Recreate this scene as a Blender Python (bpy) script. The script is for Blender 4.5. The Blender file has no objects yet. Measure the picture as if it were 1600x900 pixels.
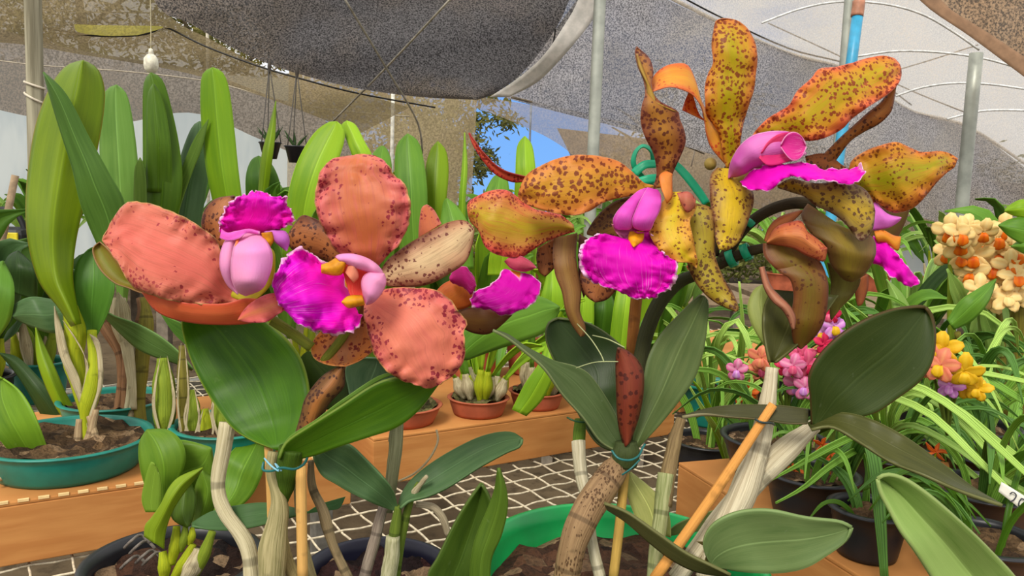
import bpy, math, random
from mathutils import Vector, Matrix, noise
PI = math.pi
rad = math.radians
W0, H0, FPX = 1600, 900, 1200.0
scn = bpy.context.scene
COL = scn.collection
# ---------------------------------------------------------------- camera
CAM = Vector((0, 0, 1.16))
PITCH, ROLL = rad(6.0), rad(2.0)
camd = bpy.data.cameras.new('camera')
cam = bpy.data.objects.new('camera', camd)
COL.objects.link(cam)
MC = Matrix.Rotation(PI/2 - PITCH, 4, 'X') @ Matrix.Rotation(ROLL, 4, 'Z')
MC = Matrix.Translation(CAM) @ MC
cam.matrix_world = MC
camd.sensor_width = 36.0
camd.lens = 36.0*FPX/W0
camd.clip_start = .02
camd.clip_end = 300
scn.camera = cam
R3 = MC.to_3x3()

def P(x, y, d):
    """world point seen at photo pixel x, y at depth d metres"""
    return CAM + R3 @ Vector(((x-800)/FPX*d, -(y-450)/FPX*d, -d))

def onz(x, y, z):
    v = R3 @ Vector(((x-800)/FPX, -(y-450)/FPX, -1))
    t = (z-CAM.z)/v.z
    return CAM + v*t

# ---------------------------------------------------------------- colour and materials
def lin(c):
    return tuple(((v/255)/12.92 if v/255 <= .04045 else ((v/255+.055)/1.055)**2.4) for v in c[:3]) + (1,)

class N:
    def __init__(s, name):
        s.m = bpy.data.materials.new(name); s.m.use_nodes = True
        s.t = s.m.node_tree; s.t.nodes.clear()
        s.out = s.n('ShaderNodeOutputMaterial')
    def n(s, k, **kw):
        o = s.t.nodes.new(k)
        for a, b in kw.items(): setattr(o, a, b)
        return o
    def put(s, sock, v):
        if v is None: return
        if isinstance(v, bpy.types.NodeSocket): s.t.links.new(v, sock)
        elif isinstance(v, tuple) and sock.type == 'RGBA': sock.default_value = v if len(v) == 4 else lin(v)
        else: sock.default_value = v
    def math(s, op, a, b=None, c=None, clamp=False):
        o = s.n('ShaderNodeMath', operation=op, use_clamp=clamp)
        s.put(o.inputs[0], a); s.put(o.inputs[1], b); s.put(o.inputs[2], c)
        return o.outputs[0]
    def mix(s, f, a, b):
        o = s.n('ShaderNodeMix', data_type='RGBA')
        s.put(o.inputs[0], f)
        s.put(o.inputs[6], lin(a) if isinstance(a, tuple) and len(a) == 3 else a)
        s.put(o.inputs[7], lin(b) if isinstance(b, tuple) and len(b) == 3 else b)
        return o.outputs[2]
    def ss(s, v, a, b, lo=0., hi=1.):
        o = s.n('ShaderNodeMapRange', interpolation_type='SMOOTHSTEP')
        s.put(o.inputs[0], v); s.put(o.inputs[1], a); s.put(o.inputs[2], b); s.put(o.inputs[3], lo); s.put(o.inputs[4], hi)
        return o.outputs[0]
    def uv(s):
        u = s.n('ShaderNodeUVMap'); x = s.n('ShaderNodeSeparateXYZ')
        s.t.links.new(u.outputs[0], x.inputs[0])
        return x.outputs[0], x.outputs[1], u.outputs[0]
    def obj(s):
        return s.n('ShaderNodeTexCoord').outputs['Object']
    def mp(s, v, sc=(1, 1, 1), loc=(0, 0, 0), rot=(0, 0, 0)):
        o = s.n('ShaderNodeMapping'); s.put(o.inputs[0], v)
        o.inputs['Scale'].default_value = sc; o.inputs['Location'].default_value = loc; o.inputs['Rotation'].default_value = rot
        return o.outputs[0]
    def noise(s, v, sc, det=3, rough=.55, dist=0):
        o = s.n('ShaderNodeTexNoise'); s.put(o.inputs['Vector'], v)
        o.inputs['Scale'].default_value = sc; o.inputs['Detail'].default_value = det
        o.inputs['Roughness'].default_value = rough; o.inputs['Distortion'].default_value = dist
        return o.outputs['Fac']
    def vor(s, v, sc, rnd=1., feat='F1'):
        o = s.n('ShaderNodeTexVoronoi', feature=feat); s.put(o.inputs['Vector'], v)
        o.inputs['Scale'].default_value = sc; o.inputs['Randomness'].default_value = rnd
        return o.outputs['Distance'], o.outputs.get('Color')
    def bump(s, h, st=.3, d=.001):
        o = s.n('ShaderNodeBump'); s.put(o.inputs['Height'], h)
        o.inputs['Strength'].default_value = st; o.inputs['Distance'].default_value = d
        return o.outputs[0]
    def surf(s, col, rough=.5, bump=None, trans=0., spec=.4, metal=0., tcol=None, sheen=0., coat=0.):
        b = s.n('ShaderNodeBsdfPrincipled')
        s.put(b.inputs['Base Color'], lin(col) if isinstance(col, tuple) and len(col) == 3 else col)
        s.put(b.inputs['Roughness'], rough); s.put(b.inputs['Metallic'], metal)
        s.put(b.inputs['Specular IOR Level'], spec)
        if coat: b.inputs['Coat Weight'].default_value = coat
        if bump: s.put(b.inputs['Normal'], bump)
        o = b.outputs[0]
        if trans:
            t = s.n('ShaderNodeBsdfTranslucent')
            s.put(t.inputs[0], tcol if tcol is not None else (lin(col) if isinstance(col, tuple) and len(col) == 3 else col))
            x = s.n('ShaderNodeMixShader'); s.put(x.inputs[0], trans)
            s.t.links.new(o, x.inputs[1]); s.t.links.new(t.outputs[0], x.inputs[2]); o = x.outputs[0]
        s.t.links.new(o, s.out.inputs[0])
        return s.m

MATS = {}
def memo(f):
    def g(*a, **k):
        key = (f.__name__, a, tuple(sorted(k.items())))
        if key not in MATS: MATS[key] = f(*a, **k)
        return MATS[key]
    return g

@memo
def plain(c, rough=.5, spec=.4, metal=0., vary=.12, sc=30., trans=0.):
    s = N('surface')
    nz = s.noise(s.obj(), sc, 4)
    d = tuple(int(v*(1-vary)) for v in c); e = tuple(min(255, int(v*(1+vary))) for v in c)
    return s.surf(s.mix(s.ss(nz, .3, .7), d, e), rough, s.bump(nz, .15), spec=spec, metal=metal, trans=trans)

@memo
def leafm(c, c2=None, rib=.25, half=0., spots=0., gloss=.42, edge=None, trans=.22, stripe=0.):
    """leaf: base colour, second colour mottled in, midrib, one half lighter, fine length-wise veins"""
    s = N('leaf')
    c2 = c2 or tuple(int(v*.8) for v in c)
    u, v, uvv = s.uv(); ob = s.obj()
    nz = s.noise(s.mp(uvv, (3, 1.2, 1)), 2.2, 3)
    big = s.noise(ob, 9, 2)
    f = s.ss(s.math('ADD', s.math('MULTIPLY', nz, .5), s.math('MULTIPLY', big, .5)), .38, .62)
    col = s.mix(f, c, c2)
    vein = s.noise(s.mp(uvv, (42, .8, 1)), 1.5, 2)
    lt = tuple(min(255, int(a*1.16+8)) for a in c)
    col = s.mix(s.math('MULTIPLY', s.ss(vein, .45, .7), .16+stripe), col, lt)
    if stripe:
        st = s.math('ABSOLUTE', s.math('SINE', s.math('MULTIPLY', u, 14.0)))
        col = s.mix(s.math('MULTIPLY', s.ss(st, .3, .8), stripe), col, tuple(min(255, int(a*1.35+25)) for a in c))
    if half:
        col = s.mix(s.math('MULTIPLY', s.ss(u, .46, .54), half), col, tuple(min(255, int(a*1.3+14)) for a in c))
    du = s.math('ABSOLUTE', s.math('SUBTRACT', u, .5))
    col = s.mix(s.math('MULTIPLY', s.ss(du, .022, .004), rib), col, tuple(min(255, int(a*1.25+20)) for a in c))
    ed = edge or tuple(min(255, int(a*1.2+16)) for a in c)
    col = s.mix(s.math('MULTIPLY', s.ss(du, .475, .498), .6), col, ed)
    if spots:
        d, _ = s.vor(ob, 420); nn = s.noise(ob, 60, 2)
        th = s.math('MULTIPLY', s.ss(nn, .62-.2*spots, .8-.2*spots), .42)
        col = s.mix(s.math('MULTIPLY', s.ss(s.math('SUBTRACT', th, d), -.04, .04), .75), col, (60, 30, 18))
    else:
        sp = s.noise(ob, 170, 2)
        col = s.mix(s.math('MULTIPLY', s.ss(sp, .70, .78), .35), col, tuple(min(255, int(a*.7+50)) for a in c))
    h = s.math('ADD', s.math('MULTIPLY', vein, .5), s.math('MULTIPLY', s.noise(ob, 60, 3), .6))
    h = s.math('SUBTRACT', h, s.math('MULTIPLY', s.ss(du, .03, .0), .8))
    return s.surf(col, gloss, s.bump(h, .16, .0012), trans=trans, spec=.22)

@memo
def petalm(c, mid, edge, spot, dens=.5, size=1., ebias=.3, vein=.25, backc=None, gloss=.45, wide=.5, rimc=None):
    """petal: body, centre stripe, margin band, dark spots denser towards the margin"""
    s = N('petal')
    u, v, uvv = s.uv(); ob = s.obj()
    du = s.math('MULTIPLY', s.math('ABSOLUTE', s.math('SUBTRACT', u, .5)), 2.)
    nz = s.noise(ob, 70, 4, .6)
    nb = s.noise(ob, 28, 2)
    e = s.math('MAXIMUM', du, s.math('POWER', v, 3.))
    ew = s.math('ADD', e, s.math('MULTIPLY', s.math('SUBTRACT', nb, .5), .7))
    col = s.mix(s.ss(s.math('ADD', du, s.math('MULTIPLY', s.math('SUBTRACT', nb, .5), .5)), .0, wide), mid, c)
    col = s.mix(s.ss(ew, .55, 1.05), col, edge)
    vn = s.noise(s.mp(uvv, (30, 1.6, 1)), 1.6, 3)
    col = s.mix(s.math('MULTIPLY', s.ss(vn, .5, .72), vein), col, tuple(min(255, int(a*.8)) for a in edge))
    col = s.mix(s.math('MULTIPLY', s.ss(nz, .5, .75), .25), col, tuple(min(255, int(a*1.12+22)) for a in c))
    if dens > 0:
        wv = s.n('ShaderNodeVectorMath', operation='MULTIPLY_ADD')
        nc = s.n('ShaderNodeTexNoise'); s.put(nc.inputs['Vector'], ob); nc.inputs['Scale'].default_value = 640
        s.put(wv.inputs[0], nc.outputs['Color']); wv.inputs[1].default_value = (.0024,)*3; s.put(wv.inputs[2], ob)
        d, cc = s.vor(wv.outputs[0], 430./size)
        sx = s.n('ShaderNodeSeparateColor'); s.put(sx.inputs[0], cc)
        cl = s.noise(ob, 46., 2)
        # which cells carry a spot, and how big
        k = s.math('ADD', s.math('MULTIPLY', cl, .9), s.math('MULTIPLY', s.math('SUBTRACT', ew, .6), ebias))
        k = s.math('ADD', k, s.math('MULTIPLY', sx.outputs[0], .5))
        r = s.ss(k, 1.02-.62*dens, 1.24-.62*dens, 0., .47)
        col = s.mix(s.math('MULTIPLY', s.ss(s.math('SUBTRACT', r, d), -.05, .06), .88), col, spot)
    fl = s.noise(s.mp(uvv, (7, 2.2, 1)), 1.4, 4, .6)
    col = s.mix(s.math('MULTIPLY', s.ss(fl, .48, .66), .32), col, edge)
    rc = rimc or tuple(min(255, int(a*.75+60)) for a in edge)
    rim = s.math('MAXIMUM', s.ss(du, .955, .995), s.ss(v, .975, .997))
    col = s.mix(s.math('MULTIPLY', rim, .55), col, rc)
    h = s.math('ADD', s.math('MULTIPLY', vn, .6), s.math('MULTIPLY', nz, .5))
    g = s.n('ShaderNodeNewGeometry')
    if backc is not None:
        col = s.mix(s.math('MULTIPLY', g.outputs['Backfacing'], .0), col, backc)
    return s.surf(col, gloss, s.bump(h, .2, .0015), trans=.16, spec=.25, sheen=.2)

@memo
def lipm(c=(232, 4, 186), pale=(250, 175, 235), throat=(250, 170, 20), thr=.16, veins=.5, rim=.8, dark=(200, 0, 150), thw=.22):
    s = N('lip')
    u, v, uvv = s.uv(); ob = s.obj()
    du = s.math('MULTIPLY', s.math('ABSOLUTE', s.math('SUBTRACT', u, .5)), 2.)
    nz = s.noise(ob, 90, 3)
    col = s.mix(s.ss(s.noise(ob, 30, 2), .35, .65), c, dark)
    vn = s.noise(s.mp(uvv, (36, 1.1, 1)), 1.8, 3, .6, .4)
    band = s.math('MULTIPLY', s.ss(v, .25, .6), s.ss(vn, .56, .7))
    col = s.mix(s.math('MULTIPLY', band, veins), col, pale)
    e = s.math('MAXIMUM', du, v)
    ew = s.math('ADD', e, s.math('MULTIPLY', s.math('SUBTRACT', s.noise(ob, 240, 3), .5), .10))
    col = s.mix(s.math('MULTIPLY', s.ss(ew, .93, .985), rim), col, (255, 205, 240))
    if thr:
        q = s.math('ADD', s.math('DIVIDE', v, thr), s.math('MULTIPLY', s.math('DIVIDE', du, thw), .5))
        q = s.math('ADD', q, s.math('MULTIPLY', s.math('SUBTRACT', nz, .5), .6))
        col = s.mix(s.ss(q, 1.35, .95), col, pale)
        col = s.mix(s.ss(q, 1.15, .85), col, throat)
    h = s.math('ADD', vn, s.math('MULTIPLY', nz, .5))
    return s.surf(col, .55, s.bump(h, .3, .002), trans=.15, spec=.15)

@memo
def canem(c, c2, rings=0., streak=.5, spots=0.):
    """pseudobulb or dry cane: lengthwise papery streaks"""
    s = N('cane')
    u, v, uvv = s.uv(); ob = s.obj()
    st = s.noise(s.mp(uvv, (11, .9, 1)), 2.2, 4, .6)
    st2 = s.noise(s.mp(uvv, (34, 1.2, 1)), 2.0, 3, .6)
    f = s.ss(s.math('ADD', s.math('MULTIPLY', st, .6), s.math('MULTIPLY', st2, .4)), .4, .6)
    col = s.mix(s.math('MULTIPLY', f, streak+.3), c, c2)
    b = s.noise(ob, 70, 3)
    col = s.mix(s.math('MULTIPLY', s.ss(b, .6, .75), .5), col, tuple(int(a*.62) for a in c2))
    if rings:
        r = s.math('SINE', s.math('MULTIPLY', v, rings*6.283))
        col = s.mix(s.math('MULTIPLY', s.ss(r, .93, .99), .5), col, tuple(int(a*.5) for a in c2))
    if spots:
        d, cc = s.vor(s.mp(ob, (1, 1, .5)), 560)
        nn = s.noise(ob, 75, 2)
        r = s.ss(nn, .35, .7, 0., .55*spots)
        col = s.mix(s.math('MULTIPLY', s.ss(s.math('SUBTRACT', r, d), -.06, .06), .8), col, (66, 40, 22))
    h = s.math('ADD', st2, s.math('MULTIPLY', st, .8))
    return s.surf(col, .62, s.bump(h, .5, .002), spec=.2)

@memo
def bark(c=(92, 62, 40), c2=(40, 26, 18), sc=75.):
    s = N('bark chips')
    ob = s.obj()
    d, cc = s.vor(ob, sc)
    sx = s.n('ShaderNodeSeparateColor'); s.put(sx.inputs[0], cc)
    col = s.mix(sx.outputs[0], c2, c)
    col = s.mix(s.ss(sx.outputs[1], .8, 1.), col, (168, 138, 104))
    nz = s.noise(ob, 260, 4)
    col = s.mix(s.math('MULTIPLY', s.ss(nz, .4, .7), .45), col, (22, 14, 10))
    return s.surf(col, .85, s.bump(s.math('ADD', d, nz), .9, .006), spec=.2)

@memo
def netm(c=(92, 92, 96), dens=.8, sc=420., warm=None, speck=.5, tl=.5, ct=.45):
    """knitted shade net: threads with open gaps, light passes through"""
    s = N('shade net')
    ob = s.obj(); u, v, uvv = s.uv()
    nz = s.noise(ob, sc, 2, .7)
    big = s.noise(ob, 1.6, 3)
    fine = s.noise(ob, sc*2.6, 1, .5)
    k = s.math('ADD', s.math('MULTIPLY', nz, .6), s.math('MULTIPLY', fine, .4))
    lo = .5-(dens-.5)*.5
    a = s.ss(k, lo-.12, lo+.12, max(0., dens-speck*.5), min(1., dens+speck*.35))
    a = s.math('SUBTRACT', a, s.math('MULTIPLY', s.math('SUBTRACT', big, .5), .25), clamp=True)
    c2 = warm or tuple(int(x*.75) for x in c)
    col = s.mix(s.ss(big, .4, .62), c, c2)
    col = s.mix(s.ss(nz, .35, .65), tuple(int(x*ct) for x in c), col)
    df = s.n('ShaderNodeBsdfDiffuse'); s.put(df.inputs[0], col)
    tr = s.n('ShaderNodeBsdfTranslucent'); s.put(tr.inputs[0], col)
    m1 = s.n('ShaderNodeMixShader'); m1.inputs[0].default_value = tl
    s.t.links.new(df.outputs[0], m1.inputs[1]); s.t.links.new(tr.outputs[0], m1.inputs[2])
    tp = s.n('ShaderNodeBsdfTransparent')
    m2 = s.n('ShaderNodeMixShader'); s.put(m2.inputs[0], a)
    s.t.links.new(tp.outputs[0], m2.inputs[1]); s.t.links.new(m1.outputs[0], m2.inputs[2])
    s.t.links.new(m2.outputs[0], s.out.inputs[0])
    return s.m

# ---------------------------------------------------------------- geometry
def mkmesh(name, verts, faces, uvs, mat, org, smooth=True):
    me = bpy.data.meshes.new(name)
    me.from_pydata([tuple(v-org) for v in verts], [], faces)
    if uvs:
        ul = me.uv_layers.new(name='UVMap')
        flat = []
        for p in me.polygons:
            for vi in p.vertices: flat.extend(uvs[vi])
        ul.data.foreach_set('uv', flat)
    if smooth: me.polygons.foreach_set('use_smooth', [True]*len(me.polygons))
    me.materials.append(mat)
    me.update()
    return me

def link(name, me, parent=None, org=None):
    o = bpy.data.objects.new(name, me); COL.objects.link(o)
    if parent is not None: o.parent = parent
    elif org is not None: o.location = org
    return o

def origin(par, default=None):
    if par is None: return default if default is not None else Vector((0, 0, 0))
    v = Vector((0, 0, 0)); q = par
    while q is not None: v = v+q.location; q = q.parent
    return v

def thing(name, label, cat, loc, group=None):
    o = bpy.data.objects.new(name, None); COL.objects.link(o)
    o.location = loc; o.empty_display_size = .02
    o['label'] = label; o['category'] = cat
    if group: o['group'] = group
    return o
def part(name, par):
    o = bpy.data.objects.new(name, None); COL.objects.link(o); o.parent = par; o.empty_display_size = .01
    return o
def tag(o, label, cat, group=None, kind=None):
    if label: o['label'] = label
    if cat: o['category'] = cat
    if group: o['group'] = group
    if kind: o['kind'] = kind
    return o

def cr(p0, p1, p2, p3, t):
    return .5*((2*p1)+(-p0+p2)*t+(2*p0-5*p1+4*p2-p3)*t*t+(-p0+3*p1-3*p2+p3)*t**3)

def resample(pts, n, byarc=True):
    """smooth curve through pts, n+1 samples evenly spaced"""
    q = [Vector(p) if len(p) > 2 else Vector((p[0], p[1], 0)) for p in pts]
    if len(q) == 1: return [q[0].copy() for _ in range(n+1)]
    fine = []
    for i in range(len(q)-1):
        a = q[max(i-1, 0)]; b = q[i]; c = q[i+1]; d = q[min(i+2, len(q)-1)]
        for k in range(8): fine.append(cr(a, b, c, d, k/8))
    fine.append(q[-1])
    if not byarc:
        out = []
        for i in range(n+1):
            x = i/n*(len(fine)-1); k = min(int(x), len(fine)-2); out.append(fine[k].lerp(fine[k+1], x-k))
        return out
    L = [0]
    for i in range(1, len(fine)): L.append(L[-1]+(Vector(fine[i][:2])-Vector(fine[i-1][:2])).length+1e-9)
    out = []; k = 0
    for i in range(n+1):
        s = L[-1]*i/n
        while k < len(L)-2 and L[k+1] < s: k += 1
        out.append(fine[k].lerp(fine[k+1], (s-L[k])/(L[k+1]-L[k])))
    return out

def val(a, t):
    if not isinstance(a, (list, tuple)): return a
    if len(a) == 1: return a[0]
    x = t*(len(a)-1); k = min(int(x), len(a)-2); f = x-k; f = f*f*(3-2*f)
    return a[k]*(1-f)+a[k+1]*f

def solid(o, th):
    m = o.modifiers.new('thickness', 'SOLIDIFY'); m.thickness = th; m.offset = 0; m.use_even_offset = False
    return o

CUPK = {'petal': .42, 'sepal': .5, 'leaf': .6, 'lip': .55, 'side_lobe': .8}
def sheet(name, L, R, D, mat, par=None, cup=0., tilt=0., ruf=0., rs=.045, fold=0., n=34, m=14, th=.0007, jag=0., js=.25, seed=0, wav=0., org=None):
    """organic surface between two edge curves (photo pixels) laid out at its own depths, in metres.
    cup raises the middle to the viewer, tilt turns it, ruf ripples the margin, jag frays the margin"""
    l = resample(L, n); r = resample(R, n)
    kc = CUPK.get(name, .8)
    cup = [q*kc for q in cup] if isinstance(cup, (list, tuple)) else cup*kc
    V = []; U = []; o_ = origin(par, org if org is not None else P(L[0][0], L[0][1], val(D, 0)))
    for i in range(n+1):
        t = i/n
        for j in range(m+1):
            u = j/m; c = 2*u-1
            x = l[i][0]*(1-u)+r[i][0]*u; y = l[i][1]*(1-u)+r[i][1]*u
            e = max(abs(c), t**2 if L[-1] == R[-1] or jag else 0)
            d = val(D, t)+val(tilt, t)*(u-.5)-val(cup, t)*(1-c*c)-fold*(1-abs(c))
            if ruf:
                q = noise.noise(Vector((x*rs, y*rs, seed*3.7)))+.5*noise.noise(Vector((x*rs*2.3, y*rs*2.3, seed*1.7+9)))
                d += ruf*q*e**2*1.6
            if wav: d += wav*noise.noise(Vector((x*rs*.5, y*rs*.5, seed+5.5)))*(.3+.7*e)
            if jag:
                q1 = noise.noise(Vector((x*js, y*js, seed+.3))); q2 = noise.noise(Vector((x*js, y*js, seed+20.3)))
                x += jag*q1*e**6; y += jag*q2*e**6
            V.append(P(x, y, d)); U.append((u, t))
    F = []
    for i in range(n):
        for j in range(m):
            a = i*(m+1)+j; F.append((a, a+1, a+m+2, a+m+1))
    me = mkmesh(name, V, F, U, mat, o_)
    o = link(name, me, par, o_)
    if th: solid(o, th)
    return o

def bladew(name, pts, w, mat, par=None, twist=0., fold=.25, n=22, m=6, th=.0012, org=None, facing=None, curl=0.):
    """strap leaf along world points pts; w = width in metres along it; twist = turn about its axis"""
    c = resample3(pts, n)
    V = []; U = []; o_ = origin(par, org if org is not None else pts[0])
    for i in range(n+1):
        t = i/n
        a = c[max(i-1, 0)]; b = c[min(i+1, n)]; T = (b-a).normalized()
        vd = (CAM-c[i]).normalized() if facing is None else facing
        S = T.cross(vd)
        if S.length < 1e-4: S = Vector((1, 0, 0))
        S.normalize(); Nn = S.cross(T).normalized()
        tw = val(twist, t); S2 = S*math.cos(tw)+Nn*math.sin(tw); N2 = Nn*math.cos(tw)-S*math.sin(tw)
        ww = val(w, t)*.5
        for j in range(m+1):
            u = j/m; k = 2*u-1
            V.append(c[i]+S2*(ww*k)+N2*(ww*(fold*(abs(k)-.5)+curl*k*k))); U.append((u, t))
    F = []
    for i in range(n):
        for j in range(m):
            a = i*(m+1)+j; F.append((a, a+1, a+m+2, a+m+1))
    me = mkmesh(name, V, F, U, mat, o_)
    o = link(name, me, par, o_)
    if th: solid(o, th)
    return o

def resample3(pts, n):
    q = [Vector(p) for p in pts]; fine = []
    for i in range(len(q)-1):
        a = q[max(i-1, 0)]; b = q[i]; c = q[i+1]; d = q[min(i+2, len(q)-1)]
        for k in range(8): fine.append(cr(a, b, c, d, k/8))
    fine.append(q[-1]); L = [0]
    for i in range(1, len(fine)): L.append(L[-1]+(fine[i]-fine[i-1]).length+1e-9)
    out = []; k = 0
    for i in range(n+1):
        s = L[-1]*i/n
        while k < len(L)-2 and L[k+1] < s: k += 1
        out.append(fine[k].lerp(fine[k+1], (s-L[k])/(L[k+1]-L[k])))
    return out

def blade(name, pts, w, mat, par=None, **k):
    """the same from photo pixels: pts (x, y, depth), w in pixels at the mean depth"""
    dm = sum(p[2] for p in pts)/len(pts)
    ww = [v*dm/FPX for v in w] if isinstance(w, (list, tuple)) else w*dm/FPX
    return bladew(name, [P(*p) for p in pts], ww, mat, par, **k)

def tubew(name, pts, r, mat, par=None, n=None, m=10, org=None, lump=0., seed=0, flat=1.):
    n = n or max(6, 5*(len(pts)-1))
    c = resample3(pts, n); V = []; U = []; o_ = origin(par, org if org is not None else pts[0])
    T = (c[1]-c[0]).normalized(); S = T.orthogonal().normalized()
    for i in range(n+1):
        t = i/n; a = c[max(i-1, 0)]; b = c[min(i+1, n)]; T = (b-a).normalized()
        S = (S-T*S.dot(T)).normalized(); B = T.cross(S)
        rr = val(r, t)
        for j in range(m+1):
            an = 2*PI*j/m
            q = rr*(1+lump*noise.noise(Vector((math.cos(an)*2+seed, math.sin(an)*2, t*6+seed))))
            V.append(c[i]+(S*math.cos(an)+B*math.sin(an)*flat)*q); U.append((j/m, t))
    F = []
    for i in range(n):
        for j in range(m):
            a = i*(m+1)+j; F.append((a, a+1, a+m+2, a+m+1))
    k = len(V); V.append(c[0]); U.append((0, 0)); V.append(c[-1]); U.append((0, 1))
    for j in range(m):
        F.append((k, j+1, j)); F.append((k+1, n*(m+1)+j, n*(m+1)+j+1))
    me = mkmesh(name, V, F, U, mat, o_)
    return link(name, me, par, o_)

def tube(name, pts, r, mat, par=None, **k):
    """pts (x, y, depth) pixels, r in pixels"""
    dm = sum(p[2] for p in pts)/len(pts)
    rr = [v*dm/FPX for v in r] if isinstance(r, (list, tuple)) else r*dm/FPX
    return tubew(name, [P(*p) for p in pts], rr, mat, par, **k)

def lathe(name, c, prof, mat, par=None, m=48, org=None, warp=0., seed=0):
    """prof: list of (radius, z) around c"""
    V = []; U = []; o_ = origin(par, org if org is not None else c)
    for i, (r, z) in enumerate(prof):
        for j in range(m+1):
            a = 2*PI*j/m; q = r*(1+warp*noise.noise(Vector((math.cos(a), math.sin(a), seed+z*20))))
            V.append(c+Vector((math.cos(a)*q, math.sin(a)*q, z))); U.append((j/m, i/(len(prof)-1)))
    F = []
    for i in range(len(prof)-1):
        for j in range(m):
            a = i*(m+1)+j; F.append((a, a+1, a+m+2, a+m+1))
    me = mkmesh(name, V, F, U, mat, o_)
    return link(name, me, par, o_)

def ball(name, c, rx, ry, rz, mat, par=None, m=14, rot=None, lump=0., seed=0, org=None):
    V = []; U = []; o_ = origin(par, org if org is not None else c); k = m//2
    for i in range(k+1):
        for j in range(m+1):
            a = 2*PI*j/m; b = PI*i/k
            v = Vector((math.sin(b)*math.cos(a), math.sin(b)*math.sin(a), math.cos(b)))
            q = 1+lump*noise.noise(v*1.7+Vector((seed*5.1, 0, 0)))
            v = Vector((v.x*rx, v.y*ry, v.z*rz))*q
            if rot: v = rot @ v
            V.append(c+v); U.append((j/m, i/k))
    F = []
    for i in range(k):
        for j in range(m):
            a = i*(m+1)+j; F.append((a, a+m+1, a+m+2, a+1))
    return link(name, mkmesh(name, V, F, U, mat, o_), par, o_)

def box(name, c, sx, sy, sz, rz, mat, par=None, bev=.002, org=None, rm=None):
    """box with centre c, sizes, turned rz about z"""
    import bmesh
    bm = bmesh.new(); bmesh.ops.create_cube(bm, size=1.)
    for v in bm.verts: v.co = Vector((v.co.x*sx, v.co.y*sy, v.co.z*sz))
    if bev: bmesh.ops.bevel(bm, geom=bm.edges[:], offset=min(bev, min(sx, sy, sz)*.3), segments=2, affect='EDGES', profile=.5)
    me = bpy.data.meshes.new(name); bm.to_mesh(me); bm.free()
    me.materials.append(mat)
    o_ = origin(par)
    mm = rm if rm is not None else Matrix.Rotation(rz, 4, 'Z')
    me.transform(Matrix.Translation((c-o_) if par is not None else Vector((0, 0, 0))) @ mm)
    o = link(name, me, par, c)
    return o
# ---------------------------------------------------------------- sky and sun
wd = bpy.data.worlds.new('sky'); scn.world = wd; wd.use_nodes = True
wt = wd.node_tree; wt.nodes.clear()
wo = wt.nodes.new('ShaderNodeOutputWorld'); bg = wt.nodes.new('ShaderNodeBackground')
tc = wt.nodes.new('ShaderNodeTexCoord')
mpn = wt.nodes.new('ShaderNodeMapping'); mpn.inputs['Scale'].default_value = (1, 1, 2.4); mpn.inputs['Location'].default_value = (.35, .2, .1)
nzn = wt.nodes.new('ShaderNodeTexNoise'); nzn.inputs['Scale'].default_value = 2.1; nzn.inputs['Detail'].default_value = 6; nzn.inputs['Roughness'].default_value = .55
sp = wt.nodes.new('ShaderNodeSeparateXYZ')
wt.links.new(tc.outputs['Generated'], mpn.inputs[0]); wt.links.new(mpn.outputs[0], nzn.inputs['Vector']); wt.links.new(tc.outputs['Generated'], sp.inputs[0])
def wm_(op, a, b, c=None):
    o = wt.nodes.new('ShaderNodeMath'); o.operation = op
    for k, v in enumerate((a, b, c)):
        if v is None: continue
        if isinstance(v, bpy.types.NodeSocket): wt.links.new(v, o.inputs[k])
        else: o.inputs[k].default_value = v
    return o.outputs[0]
cv = wm_('MULTIPLY_ADD', wm_('MULTIPLY', sp.outputs[0], sp.outputs[0]), 1.3, nzn.outputs['Fac'])
cv = wm_('MULTIPLY_ADD', sp.outputs[2], 1.05, cv)
cv = wm_('MULTIPLY_ADD', sp.outputs[1], -.38, cv)
mr = wt.nodes.new('ShaderNodeMapRange'); mr.interpolation_type = 'SMOOTHSTEP'; mr.inputs[1].default_value = .27; mr.inputs[2].default_value = .44
wt.links.new(cv, mr.inputs[0])
gz = wt.nodes.new('ShaderNodeMapRange'); gz.inputs[1].default_value = 0.; gz.inputs[2].default_value = .6
wt.links.new(sp.outputs[2], gz.inputs[0])
def wmix(f, a, b):
    o = wt.nodes.new('ShaderNodeMix'); o.data_type = 'RGBA'
    for k, v in ((0, f), (6, a), (7, b)):
        if isinstance(v, bpy.types.NodeSocket): wt.links.new(v, o.inputs[k])
        else: o.inputs[k].default_value = v
    return o.outputs[2]
blue = wmix(gz.outputs[0], lin((128, 182, 245)), lin((52, 118, 226)))
sky = wmix(mr.outputs[0], blue, (1.0, .98, .95, 1))
wt.links.new(sky, bg.inputs[0]); bg.inputs[1].default_value = 1.0
wt.links.new(bg.outputs[0], wo.inputs[0])

def sunlight(name, az, el, strength, ang, col=(1, .94, .83)):
    l = bpy.data.lights.new(name, 'SUN'); l.energy = strength; l.angle = rad(ang); l.color = col
    o = bpy.data.objects.new(name, l); COL.objects.link(o)
    d = Vector((math.cos(rad(el))*math.sin(rad(az)), math.cos(rad(el))*math.cos(rad(az)), math.sin(rad(el))))
    o.rotation_euler = d.to_track_quat('Z', 'Y').to_euler(); o.location = d*20
sunlight('sun', -155, 46, 2.3, 20)
scn.view_settings.view_transform = 'Standard'; scn.view_settings.look = 'None'
scn.view_settings.gamma = 1; scn.view_settings.use_curve_mapping = False
scn.view_settings.exposure = 0.15
scn.cycles.max_bounces = 8; scn.cycles.transparent_max_bounces = 16
scn.cycles.sample_clamp_indirect = 4
scn.cycles.use_denoising = True

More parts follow.
